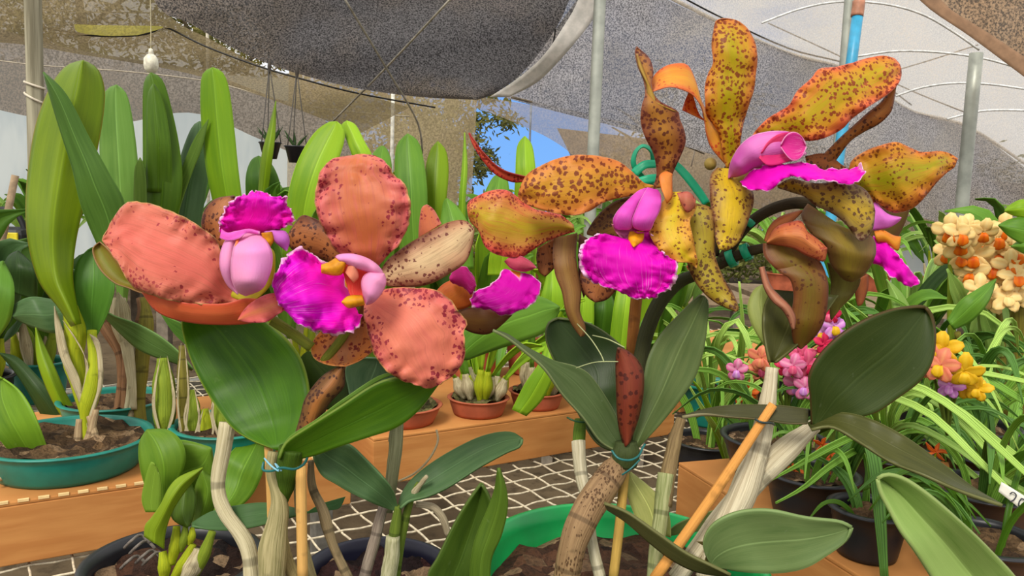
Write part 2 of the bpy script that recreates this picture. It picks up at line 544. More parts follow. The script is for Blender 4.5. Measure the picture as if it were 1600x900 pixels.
ZB = .80            # bench height
A_ = onz(200, 838, ZB); B_ = onz(1000, 686, ZB)
TH = math.atan2(B_.y-A_.y, B_.x-A_.x)
UX = Vector((math.cos(TH), math.sin(TH), 0)); VX = Vector((-math.sin(TH), math.cos(TH), 0))
def bz(u, v, z=0.): return UX*u+VX*v+Vector((0, 0, z))

# ---------------------------------------------------------------- ground
def groundm():
    s = N('ground'); ob = s.obj()
    a = s.noise(ob, 1.2, 5); b = s.noise(ob, 14, 4)
    col = s.mix(s.ss(a, .35, .65), (66, 54, 40), (98, 84, 64))
    col = s.mix(s.math('MULTIPLY', s.ss(b, .5, .7), .6), col, (46, 38, 28))
    return s.surf(col, .95, s.bump(b, .6, .02), spec=.1)
g = box('ground', Vector((0, 22, -.05)), 90, 70, .1, 0, groundm(), bev=0); g['kind'] = 'structure'; g['label'] = 'bare brown earth under and beyond the benches'

# ---------------------------------------------------------------- wire bench
wire = plain((214, 202, 176), .55, .3, 0., .1, 200.)
bench = thing('wire_mesh_bench', 'low bench of cream crimped wire mesh under the orchid pots', 'bench', Vector((0, .9, 0)))
def grate():
    V = []; F = []; pitch = .036; r = .0013; amp = .0009
    u0, u1, v0, v1 = -.7, 1.9, .12, 1.62
    def run(a, b, fixed, along_u, ph):
        n = int(round((b-a)/pitch))*4; k0 = len(V)
        for i in range(n+1):
            s_ = a+(b-a)*i/n; w = amp*math.cos(PI*((s_-a)/pitch)+ph)
            p = bz(s_, fixed, ZB+w) if along_u else bz(fixed, s_, ZB+w)
            lat = VX if along_u else UX
            p = p+lat*((.0013 if along_u else .0003)*math.cos(2*PI*((s_-a)/pitch)+ph))
            for q in range(5):
                an = 2*PI*q/5; V.append(p+lat*(r*math.cos(an))+Vector((0, 0, r*math.sin(an))))
        for i in range(n):
            for q in range(5):
                x = k0+i*5+q; y = k0+i*5+(q+1) % 5; F.append((x, y, y+5, x+5))
    nv = int((v1-v0)/pitch); nu = int((u1-u0)/pitch)
    for k in range(nv+1): run(u0, u1, v0+k*pitch, True, PI*(k % 2))
    for k in range(nu+1): run(v0, v1, u0+k*pitch, False, PI*((k+1) % 2))
    me = mkmesh('mesh_panel', V, F, None, wire, bench.location)
    o = link('mesh_panel', me, bench); return o
grate()
fr = plain((150, 148, 140), .5, .5, .6)
u0, u1, v0, v1 = -.7, 1.9, .12, 1.62
for (a, b, su, sv) in (((u0+u1)/2, v0, u1-u0, .03), ((u0+u1)/2, v1, u1-u0, .03), (u0, (v0+v1)/2, .03, v1-v0), (u1, (v0+v1)/2, .03, v1-v0)):
    box('frame_rail', bz(a, b, ZB-.022), su, sv, .03, TH, fr, bench)
for (a, b) in ((u0, v0), (u1, v0), (u0, v1), (u1, v1), ((u0+u1)/2, v0), ((u0+u1)/2, v1)):
    box('leg', bz(a, b, (ZB-.03)/2), .04, .04, ZB-.03, TH, fr, bench)

# ---------------------------------------------------------------- cardboard trays
def cardm():
    s = N('cardboard'); ob = s.obj()
    a = s.noise(s.mp(ob, (2, 2, 16)), 5, 3); b = s.noise(ob, 7, 3)
    col = s.mix(s.ss(a, .35, .65), (208, 146, 84), (194, 130, 72))
    col = s.mix(s.math('MULTIPLY', s.ss(b, .45, .7), .4), col, (176, 118, 66))
    return s.surf(col, .8, s.bump(a, .2, .002), spec=.15)
card = cardm(); cut = plain((232, 196, 140), .8, .1)
TRAYS = []
def tray(label, c, su, sv, h, rz, name='cardboard_tray', perf=True):
    """upturned cardboard tray: top, four folded walls, perforated fold line"""
    t = thing(name, label, 'cardboard tray', Vector((c.x, c.y, ZB+.003)), 'cardboard trays on the bench')
    z = ZB+.006
    TRAYS.append((c.x, c.y, su/2, sv/2, rz, z+h))
    R_ = Matrix.Rotation(rz, 3, 'Z')
    w = .004
    box('top_panel', Vector((c.x, c.y, z+h-w/2)), su, sv, w, rz, card, t, bev=.0015)
    for sx, sy, lx, ly in ((0, -1, su, w), (0, 1, su, w), (-1, 0, w, sv-2*w), (1, 0, w, sv-2*w)):
        p = R_ @ Vector((sx*(su/2-w/2), sy*(sv/2-w/2), 0))
        box('side_panel', Vector((c.x+p.x, c.y+p.y, z+(h-w)/2)), lx, ly, h-w, rz, card, t, bev=.0012)
    if perf:
        V = []; F = []
        n = int(su/.016)
        for i in range(n):
            a = -su/2+(i+.15)*su/n; b = a+su/n*.55
            k = len(V)
            for (x, y, q) in ((a, -sv/2-.0006, h-.001), (b, -sv/2-.0006, h-.001), (b, -sv/2-.0006, h+.0012), (a, -sv/2-.0006, h+.0012), (a, -sv/2+.003, h+.0012), (b, -sv/2+.003, h+.0012)):
                p = R_ @ Vector((x, y, 0)); V.append(Vector((c.x+p.x, c.y+p.y, z+q)))
            F += [(k, k+1, k+2, k+3), (k+3, k+2, k+5, k+4)]
        link('perforation', mkmesh('perforation', V, F, None, cut, t.location, False), t)
    return t
BXH = .062
def between(p0, p1, depth, h, label, **k):
    """tray whose lower front edge runs p0 -> p1 in the photo"""
    a = onz(p0[0], p0[1], ZB); b = onz(p1[0], p1[1], ZB); d = (b-a); L = d.length; d.normalize(); q = Vector((-d.y, d.x, 0))
    return tray(label, (a+b)/2+q*depth/2, L, depth, h, math.atan2(d.y, d.x), **k)
between((-260, 945), (548, 795), .34, BXH, 'long orange cardboard tray under the round teal pots on the left side of the bench')
between((582, 768), (1052, 684), .30, BXH, 'orange cardboard tray carrying the terracotta pots in the middle of the bench', perf=False)
between((1062, 650), (1420, 590), .34, .07, 'cardboard tray standing behind the right end of the middle tray', perf=False)
# the right hand tray, seen on its shaded left wall
TZ = ZB+.006+.07
a = onz(1060, 722, TZ); b = onz(1352, 905, TZ); d = (b-a); L = d.length; d.normalize(); q = Vector((-d.y, d.x, 0))
L2 = L+.12
cc = (a+d*L2/2)+q*.21
tray('brown cardboard tray under the black pots of grassy orchids on the right side', Vector((cc.x, cc.y, 0)), L2, .42, .07, math.atan2(d.y, d.x), perf=False)

# ---------------------------------------------------------------- posts, wires
galv = plain((168, 172, 162), .45, .5, .35, .08, 12.)
wood = N('post'); _o = wood.obj(); _n = wood.noise(wood.mp(_o, (14, 14, .6)), 3, 4)
woodm = wood.surf(wood.mix(wood.ss(_n, .35, .65), (176, 170, 146), (120, 114, 94)), .8, wood.bump(_n, .5, .005), spec=.2)
def post(name, x, ytop, ybot, d, rpx, m, label, group=None, z1=None):
    """vertical post through the pixel column near x at ytop"""
    p = P(x, ytop, d); r = rpx*d/FPX
    top = z1 if z1 is not None else p.z
    base = Vector((p.x, p.y, 0))
    t = tag(tubew(name, [base, base+Vector((0, 0, top*.5)), base+Vector((0, 0, top))], r, m, None, n=8, m=16), label, 'post', group)
    return t
lp = P(52, 60, 3.2)
t = thing('wooden_post', 'stout weathered pale post with two twine bindings at the far left', 'post', Vector((lp.x, lp.y, 0)))
tubew('shaft', [Vector((lp.x, lp.y, 0)), Vector((lp.x, lp.y, 1.5)), Vector((lp.x+.01, lp.y, 3.0))], [.036, .033, .034], woodm, t, n=16, m=20, lump=.08)
tw_ = plain((216, 206, 186), .8)
for yy, sl in ((132, .012), (152, .02)):
    p = P(54, yy, 3.2); V = []
    tubew('twine_binding', [Vector((lp.x+.037*math.cos(a_), lp.y+.037*math.sin(a_), p.z-sl*math.cos(a_))) for a_ in [k*PI/6 for k in range(13)]], .005, tw_, t, n=36, m=6)
post('steel_post', 937, 10, 260, 3.6, 9.5, galv, 'pale steel post rising behind the central flower to the white net seam', 'steel posts of the shade house', z1=3.2)
post('steel_post', 1522, 120, 340, 4.6, 10, galv, 'pale steel post at the right under the brown net corner', 'steel posts of the shade house', z1=2.17)
post('steel_post', 1330, -30, 260, 4.4, 8, galv, 'pale steel post directly behind the blue pipe', 'steel posts of the shade house', z1=2.75)
post('thin_post', 614, 153, 300, 6.5, 3, plain((214, 212, 200), .5), 'thin white post behind the leaves above the frilled salmon flower', 'thin posts far back', z1=2.08)
post('thin_post', 324, 48, 300, 6.2, 2.4, plain((204, 196, 176), .5), 'thin cream post above the tall bright leaf', 'thin posts far back', z1=2.62)
post('thin_post', 830, 160, 300, 6.5, 1.6, plain((120, 124, 132), .5), 'thin dark grey post in front of the blue sky gap', 'thin posts far back', z1=2.06)
# blue pipe with a brown end
bp = P(1331, 90, 3.0); tp_ = P(1342, 6, 3.0)
t = thing('blue_pipe', 'upright blue water pipe with a brown end above the spotted petals', 'pipe', Vector((bp.x-.02, bp.y, 0)))
dd = (tp_-bp)
foot = bp-dd*((bp.z)/dd.z)
tubew('pipe', [foot, (foot+bp)/2, P(1340, 24, 3.0)], .021, plain((58, 156, 196), .4, .5, 0, .06), t, n=10, m=18)
tubew('coupling', [P(1339, 26, 3.0), P(1341, 12, 3.0), P(1342, 2, 3.0)], .0235, plain((176, 122, 96), .5), t, n=6, m=18)
t.location = foot
for o in t.children:
    o.data.transform(Matrix.Translation(Vector((bp.x-.02, bp.y, 0))-foot))
# crossing guy wires
gw = plain((170, 164, 150), .5, .5, .3)
def wirel(name, pts, r, m, label, group=None, cat='wire'):
    return tag(tube(name, pts, r, m), label, cat, group)
wirel('guy_wire', [(536, -6, 3.6), (604, 107, 4.0), (652, 190, 4.4), (660, 240, 4.6)], 1.6, gw, 'straight pale wire running down to the right under the dark net', 'crossing wires')
wirel('guy_wire', [(708, -6, 3.5), (602, 107, 4.05), (520, 190, 4.6)], 1.6, gw, 'straight pale wire running down to the left under the dark net', 'crossing wires')
blk = plain((28, 26, 24), .5)
wirel('black_cable', [(-20, 28, 5.2), (40, 36, 5.2), (120, 53, 5.2), (185, 57, 5.2), (235, 52, 5.2), (257, 42, 5.2), (320, 72, 5.2), (400, 102, 5.2), (470, 123, 5.2), (560, 146, 5.3), (680, 168, 5.6)], 1.4, blk, 'sagging black cable crossing below the olive net', cat='cable')
wirel('net_wire', [(-20, 92, 6.6), (60, 102, 6.6), (200, 112, 6.6), (330, 128, 6.6), (430, 155, 6.6), (520, 172, 6.8), (640, 182, 7)], .9, plain((176, 166, 146), .5), 'thin pale support wire far behind the tall leaves')
wirel('net_wire', [(-20, 14, 5.4), (60, 16, 5.4), (140, 19, 5.4), (240, 20, 5.4)], 1.0, plain((176, 166, 130), .5), 'thin pale wire along the olive net by the post top')
wirel('net_wire', [(800, 152, 4.6), (930, 183, 5.2), (1010, 203, 5.6), (1100, 240, 6.)], 1.6, plain((120, 108, 90), .6), 'dark hem wire along the lower edge of the grey net')

wirel('net_rope', [(1008, -24, 4.9), (1120, 33, 5.2), (1230, 83, 5.5), (1335, 113, 5.8), (1420, 172, 6.2), (1515, 199, 6.6), (1640, 283, 7)], 2.6, plain((232, 226, 220), .6), 'white rope along the joint between the grey and the cream net', cat='rope')
wirel('net_wire', [(1030, -24, 4.85), (1126, 27, 5.15), (1236, 77, 5.45), (1340, 106, 5.75), (1424, 164, 6.15)], 1.2, blk, 'dark hem wire just above the white rope of the grey net')
# lamp holder on a string
lt = P(236, 98, 4.0)
t = thing('hanging_lamp_holder', 'small white bulb holder hanging on a cord above the tall leaves', 'lamp', lt)
wm = plain((232, 226, 206), .45)
kx = 4.0/FPX
lathe('shell', lt, [(0, 14*kx), (6*kx, 12*kx), (10.5*kx, 6*kx), (11*kx, -4*kx), (10*kx, -10*kx), (6*kx, -15*kx), (0, -17*kx)], wm, t, 24)
lathe('neck', lt+Vector((0, 0, 16*kx)), [(0, 6*kx), (3*kx, 5*kx), (3.6*kx, 0), (4*kx, -4*kx)], wm, t, 16)
tubew('cord', [lt+Vector((0, 0, 20*kx)), lt+Vector((.002, 0, .2)), lt+Vector((0, 0, .46))], .0022, plain((206, 196, 160), .6), t, n=10, m=6)

# ---------------------------------------------------------------- shade nets
def net(name, L, R, D, m, label, **k):
    o = sheet(name, L, R, D, m, None, th=0, n=40, m=18, **k)
    return tag(o, label, 'shade net', 'shade nets of the roof')
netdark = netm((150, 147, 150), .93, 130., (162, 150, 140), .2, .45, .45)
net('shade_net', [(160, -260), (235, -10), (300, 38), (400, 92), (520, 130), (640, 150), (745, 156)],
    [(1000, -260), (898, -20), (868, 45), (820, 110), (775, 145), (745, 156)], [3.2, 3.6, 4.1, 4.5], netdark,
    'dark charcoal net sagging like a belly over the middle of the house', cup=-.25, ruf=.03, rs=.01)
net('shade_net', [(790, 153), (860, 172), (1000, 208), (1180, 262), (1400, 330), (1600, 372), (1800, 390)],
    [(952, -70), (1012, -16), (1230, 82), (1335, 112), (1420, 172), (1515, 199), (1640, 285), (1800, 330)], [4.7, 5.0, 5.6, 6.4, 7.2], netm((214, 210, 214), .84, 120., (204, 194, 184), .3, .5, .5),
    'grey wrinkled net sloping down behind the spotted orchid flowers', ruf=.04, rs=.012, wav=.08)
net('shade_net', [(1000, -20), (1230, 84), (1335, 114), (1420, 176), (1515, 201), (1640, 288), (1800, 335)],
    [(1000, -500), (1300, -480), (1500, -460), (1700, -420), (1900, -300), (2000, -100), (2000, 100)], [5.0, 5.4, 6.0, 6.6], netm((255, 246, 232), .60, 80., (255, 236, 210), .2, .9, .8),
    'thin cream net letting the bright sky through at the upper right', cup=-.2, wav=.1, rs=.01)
net('shade_net', [(872, -60), (866, 20), (846, 74), (800, 128), (768, 150)], [(975, -80), (940, 0), (910, 44), (870, 92), (790, 152)], [4.6, 4.7, 4.9], netm((214, 210, 206), .8, 80., (190, 186, 184), .3, .6), 'narrow pale net between the dark net and the white seam')
# pale seam
o = sheet('net_seam', [(925, -90), (905, -5), (880, 42), (848, 88), (810, 122), (764, 152)], [(985, -90), (948, -5), (918, 42), (880, 88), (840, 128), (795, 152)], [4.3, 4.4, 4.6], plain((226, 222, 216), .8, .2, 0, .04, 30., .4), None, th=.002, n=24, m=4)
tag(o, 'white fabric seam between the dark net and the grey net', 'net seam')
tan = netm((196, 160, 124), .86, 80., (206, 172, 136), .2, .5)
o = net('shade_net', [(1405, -60), (1490, 20), (1560, 72), (1640, 130)], [(1460, -90), (1660, -80), (1700, -30), (1700, 60)], [3.9, 3.9, 4.], tan, 'tan net corner at the top right of the roof')
o = sheet('net_seam', [(1400, -40), (1450, 12), (1520, 60), (1640, 150)], [(1440, -40), (1480, 10), (1545, 52), (1660, 128)], [3.85, 3.85], plain((168, 134, 106), .8, .2, 0, .06, 30., .3), None, th=.002, n=16, m=4)
tag(o, 'tan folded seam running down to the right hand post', 'net seam')
hoopm = plain((226, 228, 228), .4, .5)
HO = [([(1190, 36), (1250, 14), (1310, 3), (1380, 6), (1440, 22), (1490, 50), (1530, 78)], 'nearest to the blue pipe'),
      ([(1340, 88), (1400, 80), (1470, 82), (1540, 92), (1610, 112)], 'behind the steel post top'),
      ([(1400, 150), (1440, 137), (1490, 130), (1550, 132), (1620, 142)], 'below the second hoop'),
      ([(1480, 186), (1530, 174), (1580, 172), (1640, 175)], 'lowest of the four')]
for k, (h, l) in enumerate(HO):
    wirel('roof_hoop', [(x, y, 4.5+k*.2) for x, y in h], 1.7, hoopm, 'white bent roof hoop under the cream net, '+l, 'roof hoops', 'hoop')
for k, (h, l) in enumerate([([(1200, 36), (1300, 82), (1420, 140), (1520, 180)], 'from the blue pipe to the far post'), ([(1400, 110), (1460, 92), (1528, 70)], 'ending at the brown net corner'), ([(1180, 100), (1120, 130), (1100, 180), (1080, 260)], 'behind the top petal')]):
    wirel('net_wire', [(x, y, 6.0) for x, y in h], 1.0, plain((150, 140, 128), .6), 'thin grey wire '+l, 'wires under the nets')
wirel('net_wire', [(870, -10, 4.4), (866, 60, 4.6), (848, 120, 4.8), (842, 165, 5.)], 1.1, blk, 'fine dark line hanging across the white seam')
olive = netm((176, 158, 122), .84, 70., (156, 142, 104), .1, .6, .75)
net('shade_net', [(-200, -260), (-200, 60), (0, 66), (120, 84), (300, 116), (450, 165), (560, 210)],
    [(200, -260), (225, -60), (262, 22), (330, 62), (430, 112), (560, 146), (640, 168)], [4.6, 5., 5.6, 6.2], olive,
    'olive brown net at the upper left behind the pale post', wav=.08, rs=.012)
net('shade_net', [(-200, 20), (-190, 120), (0, 172), (90, 188), (190, 192), (300, 176), (400, 215), (480, 250)],
    [(-200, -40), (0, 44), (120, 78), (300, 108), (420, 150), (520, 196), (560, 240)], [6.6, 6.8, 7.2], netm((178, 168, 158), .93, 60., (166, 152, 138), .08, .6, .75),
    'grey net skirt hanging above the white plastic wall', wav=.06, rs=.012)
net('shade_net', [(452, 90), (450, 190), (448, 330)], [(745, 150), (742, 220), (735, 330)], [8.4, 8.4, 8.6], netm((214, 194, 156), .70, 50., (196, 172, 134), .08, .6, .8),
    'tan side net with trees showing through behind the middle leaves', wav=.1, rs=.012)
net('shade_net', [(742, 150), (850, 168), (1000, 204), (1200, 262), (1320, 300)], [(742, 168), (800, 190), (880, 230), (1000, 330), (1200, 360)], [8.0, 8.0, 8.2], netm((200, 180, 150), .6, 50., (182, 162, 136), .1, .5, .8),
    'torn tan net strip hanging in front of the blue sky', wav=.1, rs=.012)
net('shade_net', [(870, 200), (900, 270), (900, 350)], [(1700, 300), (1700, 360), (1700, 372)], [9.0, 9.0], netm((170, 152, 132), .9, 50., (164, 142, 118), .1, .5, .7),
    'brown side net low behind the spotted orchid', wav=.1, rs=.012)

net('shade_net', [(116, 38), (122, 50), (165, 56), (215, 55)], [(150, 39), (200, 40), (256, 42), (215, 55)], [4.55, 4.5, 4.5], netm((226, 214, 120), .8, 60., (190, 184, 84), .2, .7, .8), 'small yellow green sheet coloured like sunlit foliage in a gap of the olive net beside the lamp cord')  # added yellow sheet; its colour stands for sunlit foliage behind a net gap
# white plastic wall at the left
s = N('plastic sheeting'); ob = s.obj(); nz = s.noise(s.mp(ob, (1, 1, .25)), 3, 3)
plas = s.surf(s.mix(s.ss(nz, .35, .65), (206, 216, 220), (226, 232, 232)), .5, s.bump(nz, .3, .02), trans=.45)
a = P(-260, 300, 9.5); b = P(470, 300, 9.5)
wl = bpy.data.objects.new('wall_left', None)
me = mkmesh('wall_left', [Vector((a.x, a.y, 0)), Vector((b.x, b.y, 0)), Vector((b.x, b.y, 2.62)), Vector((a.x, a.y, 2.75))], [(0, 1, 2, 3)], [(0, 0), (1, 0), (1, 1), (0, 1)], plas, Vector((a.x, a.y, 0)), False)
wl = link('wall_left', me, None, Vector((a.x, a.y, 0))); wl['kind'] = 'structure'; wl['label'] = 'white translucent plastic sheeting closing the left end of the shade house'
solid(wl, .004)

# ---------------------------------------------------------------- trees outside
def folm(c, c2):
    s = N('foliage'); ob = s.obj(); n_ = s.noise(ob, 2.5, 3)
    return s.surf(s.mix(s.ss(n_, .35, .65), c, c2), .7, trans=.35, spec=.15)
def tree(name, label, x, d, ht, cr_, c, c2, seed, trunkc=(120, 108, 92), n=5200, sz=.17):
    rnd = random.Random(seed)
    p = P(x, 320, d); base = Vector((p.x, p.y, 0))
    t = thing(name, label, 'tree', base, 'trees outside the shade house')
    tubew('trunk', [base, base+Vector((.1, 0, ht*.45)), base+Vector((-.1, 0, ht*.8))], [.16, .11, .05], plain(trunkc, .9, .1, 0, .2, 6.), t, n=10, m=8)
    for k in range(5):
        a = rnd.random()*6.28; z = ht*(.35+.1*k)
        tubew('branch', [base+Vector((0, 0, z)), base+Vector((math.cos(a)*cr_*.35, math.sin(a)*cr_*.35, z+ht*.12)), base+Vector((math.cos(a)*cr_*.7, math.sin(a)*cr_*.7, z+ht*.2))], [.06, .04, .015], plain(trunkc, .9, .1, 0, .2, 6.), t, n=6, m=6)
    V = []; F = []
    cl = [(Vector((rnd.gauss(0, .45)*cr_, rnd.gauss(0, .45)*cr_, ht*rnd.uniform(.3, 1.))), cr_*rnd.uniform(.2, .42)) for _ in range(26)]
    for i in range(n):
        c0, rr = rnd.choice(cl)
        q = base+c0+Vector((rnd.gauss(0, .5), rnd.gauss(0, .5), rnd.gauss(0, .4)))*rr
        a = Vector((rnd.uniform(-1, 1), rnd.uniform(-1, 1), rnd.uniform(-1, .4))).normalized(); b = a.orthogonal().normalized()
        s_ = sz*rnd.uniform(.6, 1.3); k = len(V)
        V += [q, q+a*s_*.5+b*s_*.16, q+a*s_, q+a*s_*.5-b*s_*.16]; F.append((k, k+1, k+2, k+3))
    link('foliage', mkmesh('foliage', V, F, None, folm(c, c2), base, False), t)
TR = [(-40, 17, 8.5, 3.0, (112, 116, 58), (82, 92, 44), 'olive crowned tree behind the left post'),
      (130, 15, 7.5, 2.6, (156, 150, 70), (110, 112, 52), 'yellow green tree seen through the net above the plastic wall'),
      (320, 16, 7.0, 2.4, (128, 122, 66), (92, 94, 48), 'olive tree behind the hanging lamp holder'),
      (470, 18, 5.6, 2.4, (150, 138, 72), (108, 104, 56), 'dry leaved tree behind the hanging baskets'),
      (640, 15, 4.4, 2.2, (138, 132, 66), (96, 98, 46), 'bushy tree behind the crossing wires'),
      (700, 18, 4.6, 1.0, (122, 124, 70), (92, 96, 52), 'slim pale trunked tree beside the blue sky gap'),
      (1030, 17, 4.0, 1.6, (136, 126, 70), (104, 100, 52), 'bushy tree behind the central flower'),
      (1250, 18, 2.6, 2.0, (110, 108, 60), (84, 86, 46), 'dark bushy tree behind the right flowers'),
      (1520, 17, 2.2, 2.0, (126, 128, 74), (92, 98, 54), 'olive bushy tree behind the yellow flower sprays')]
for k, (x, d, h, c_, a, b, l) in enumerate(TR):
    tree('tree', l, x, d, h, c_, a, b, 50+k)

# ---------------- low scrub and pale end wall
def scrub(x0, x1, d, h, c, c2, label, seed, n=9000):
    rnd = random.Random(seed); a = P(x0, 330, d); b = P(x1, 330, d); V = []; F = []
    base = Vector(((a.x+b.x)/2, a.y, 0))
    for i in range(n):
        x = rnd.uniform(a.x, b.x); top = h*(.7+.5*noise.noise(Vector((x*.9, seed, 0))))
        q = Vector((x, a.y+rnd.uniform(-.5, .8), top*rnd.random()**.7))
        u = Vector((rnd.uniform(-1, 1), rnd.uniform(-1, 1), rnd.uniform(-.2, 1))).normalized(); w = u.orthogonal().normalized(); s_ = rnd.uniform(.07, .2); k = len(V)
        V += [q, q+u*s_*.5+w*s_*.2, q+u*s_, q+u*s_*.5-w*s_*.2]; F.append((k, k+1, k+2, k+3))
    return tag(link('scrub', mkmesh('scrub', V, F, None, folm(c, c2), base, False), None, base), label, 'scrub', None, 'stuff')
scrub(380, 1000, 12, 1.65, (176, 176, 92), (128, 138, 62), 'sunlit yellow green scrub outside the shade house behind the middle', 3)
scrub(900, 1420, 13, 1.15, (130, 132, 70), (96, 106, 50), 'olive scrub outside behind the spotted orchid', 4, 6000)
scrub(1380, 1900, 13, 1.3, (150, 156, 104), (112, 122, 72), 'pale scrub outside behind the yellow flowers', 5, 6000)
a = P(1330, 340, 9.5); b = P(1760, 340, 9.5)
wb = link('wall_back', mkmesh('wall_back', [Vector((a.x, a.y, 0)), Vector((b.x, b.y, 0)), Vector((b.x, b.y, .98)), Vector((a.x, a.y, .98))], [(0, 1, 2, 3)], [(0, 0), (1, 0), (1, 1), (0, 1)], plas, Vector((a.x, a.y, 0)), False), None, Vector((a.x, a.y, 0)))
wb['kind'] = 'structure'; wb['label'] = 'low pale plastic sheeting far behind the right hand plants'
solid(wb, .004)
# ---------------------------------------------------------------- flower colours
salmon = petalm((206, 114, 88), (202, 112, 66), (216, 102, 104), (140, 22, 52), dens=.52, size=1.25, ebias=.55, vein=.45, wide=.8, rimc=(206, 168, 96))
salmon2 = petalm((222, 120, 100), (234, 118, 104), (206, 116, 92), (160, 44, 62), dens=.42, size=1.1, ebias=.6, vein=.35, wide=.9, rimc=(206, 178, 106))
salmond = petalm((222, 124, 96), (230, 128, 106), (212, 104, 98), (140, 18, 54), dens=.56, size=1.3, ebias=.8, vein=.25, wide=.9, rimc=(216, 176, 96))
creamsep = petalm((192, 138, 104), (226, 196, 150), (132, 76, 54), (100, 28, 34), dens=.62, size=1.0, ebias=.4, vein=.4, wide=.9, rimc=(170, 130, 60))
brownsep = petalm((150, 88, 48), (178, 112, 62), (104, 54, 30), (66, 22, 18), dens=.85, size=1.1, ebias=.3, vein=.4, wide=.9)
ochresep = petalm((196, 122, 66), (170, 116, 78), (214, 130, 50), (112, 24, 34), dens=.75, size=1.1, ebias=.3, vein=.3, wide=.8)
orangesep = petalm((206, 92, 50), (214, 104, 60), (214, 84, 60), (168, 52, 48), dens=.2, size=.8, ebias=.2, vein=.4, wide=.8)
golds = petalm((214, 140, 52), (206, 150, 40), (214, 124, 60), (112, 34, 24), dens=.95, size=1.55, ebias=-.15, vein=.2, wide=.8)
goldyel = petalm((204, 152, 36), (178, 162, 12), (206, 112, 52), (122, 34, 20), dens=1.0, size=1.25, ebias=.15, vein=.2, wide=.75)
goldor = petalm((218, 144, 42), (184, 160, 18), (226, 104, 66), (132, 34, 22), dens=.85, size=1.25, ebias=.1, vein=.2, wide=.9)
goldr = petalm((206, 146, 36), (160, 156, 20), (210, 108, 52), (112, 50, 20), dens=.72, size=1.1, ebias=.4, vein=.5, wide=.75)
yel = petalm((218, 164, 54), (214, 186, 26), (216, 146, 54), (122, 54, 22), dens=.6, size=1.0, ebias=.2, vein=.3, wide=.6)
olivesp = petalm((160, 134, 36), (168, 150, 34), (134, 88, 50), (74, 34, 20), dens=.95, size=1.25, ebias=.2, vein=.3, wide=.9)
greysp = petalm((164, 138, 66), (192, 158, 40), (128, 100, 76), (88, 48, 36), dens=.9, size=1.3, ebias=.5, vein=.35, wide=.9)
brownbk = petalm((124, 82, 34), (118, 96, 30), (118, 64, 38), (86, 46, 26), dens=.5, size=1.3, ebias=.1, vein=.4, wide=.8)
olivebk = petalm((120, 94, 42), (140, 120, 42), (118, 80, 48), (84, 54, 30), dens=.35, size=1.3, ebias=.1, vein=.3, wide=.8)
redsep = petalm((186, 58, 40), (214, 96, 64), (150, 34, 26), (110, 16, 18), dens=.9, size=1.0, ebias=.1, vein=.5, wide=.6)
tansep = petalm((178, 96, 54), (196, 116, 62), (150, 80, 44), (130, 58, 40), dens=.2, size=1.0, ebias=.1, vein=.6, wide=.8)
topsp = petalm((142, 84, 44), (176, 120, 42), (134, 74, 52), (84, 30, 26), dens=1.0, size=1.35, ebias=.1, vein=.2, wide=.8)
cpet = petalm((214, 150, 70), (186, 160, 30), (220, 82, 72), (140, 40, 40), dens=.7, size=.9, ebias=.7, vein=.4, wide=.7)
lipmag = lipm()
lipB = lipm((240, 4, 176), (252, 190, 240), (252, 176, 24), .10, .35, .9, (224, 16, 214))
lipA = lipm((244, 4, 176), (250, 150, 226), (252, 176, 40), 0, .2, .85, (226, 20, 200))
lipflat = lipm((240, 4, 196), (250, 150, 226), (252, 150, 24), 0, .15, .95, (220, 0, 176))
tubepk = lipm((244, 158, 204), (248, 190, 226), (240, 120, 90), 0, .2, .3, (238, 150, 216))
tubemag = lipm((232, 96, 206), (240, 160, 232), (240, 120, 90), 0, .4, .5, (214, 60, 180))
tubedeep = lipm((206, 40, 130), (226, 100, 150), (240, 100, 60), 0, .6, .2, (240, 84, 110))
throatm = plain((238, 156, 24), .5, .3, 0., .16, 120., .2)
throatr = plain((226, 62, 60), .5, .3, 0., .2, 120., .2)
colm = plain((226, 196, 120), .5)
stemg = canem((120, 128, 40), (92, 106, 34), 0, .3)
stemd = canem((66, 54, 34), (48, 44, 28), 0, .3)

def flower(par): return part('flower', par)
def S(name, L, R, D, mt, f, **k): return sheet(name, L, R, D, mt, f, **k)

# ================================================================ plant with the two frilled salmon flowers
pA = thing('potted_orchid', 'orchid with two salmon pink speckled flowers with frilled magenta lips in front', 'orchid', Vector((-.14, .42, ZB+.004)))
# ---- flower facing the viewer
f = flower(pA)
S('sepal', [(560, 432), (522, 415), (500, 404), (470, 398), (452, 384), (449, 368)], [(540, 385), (524, 370), (505, 350), (488, 340), (470, 338), (449, 368)],
  [.478, .485, .49], brownsep, f, cup=.006, ruf=.001)
S('petal', [(583, 428), (556, 412), (530, 396), (516, 379), (506, 358), (497, 338), (492, 312), (495, 290), (502, 266), (516, 251), (536, 245), (563, 242)],
  [(583, 428), (607, 398), (624, 380), (636, 357), (641, 330), (639, 308), (631, 286), (613, 272), (611, 262), (600, 251), (584, 243), (563, 242)],
  [.472, .462, .455, .458, .470], salmon, f, cup=[.0, .007, .004, -.004], ruf=.0055, rs=.06, n=44, m=20, seed=2, jag=2.2, js=.11)
S('sepal', [(594, 424), (607, 405), (640, 380), (675, 360), (702, 347), (727, 345), (741, 358)], [(594, 442), (612, 448), (650, 448), (676, 442), (702, 428), (727, 410), (737, 385), (741, 358)],
  [.474, .470, .476, .486], creamsep, f, cup=[.001, .006, .005], ruf=.0015, n=34, m=14)
S('sepal', [(592, 470), (588, 500), (588, 540), (566, 561), (541, 572)], [(560, 455), (518, 500), (492, 528), (486, 546), (492, 561), (513, 570), (541, 572)],
  [.476, .478, .47, .462], ochresep, f, cup=-.007, ruf=.001)
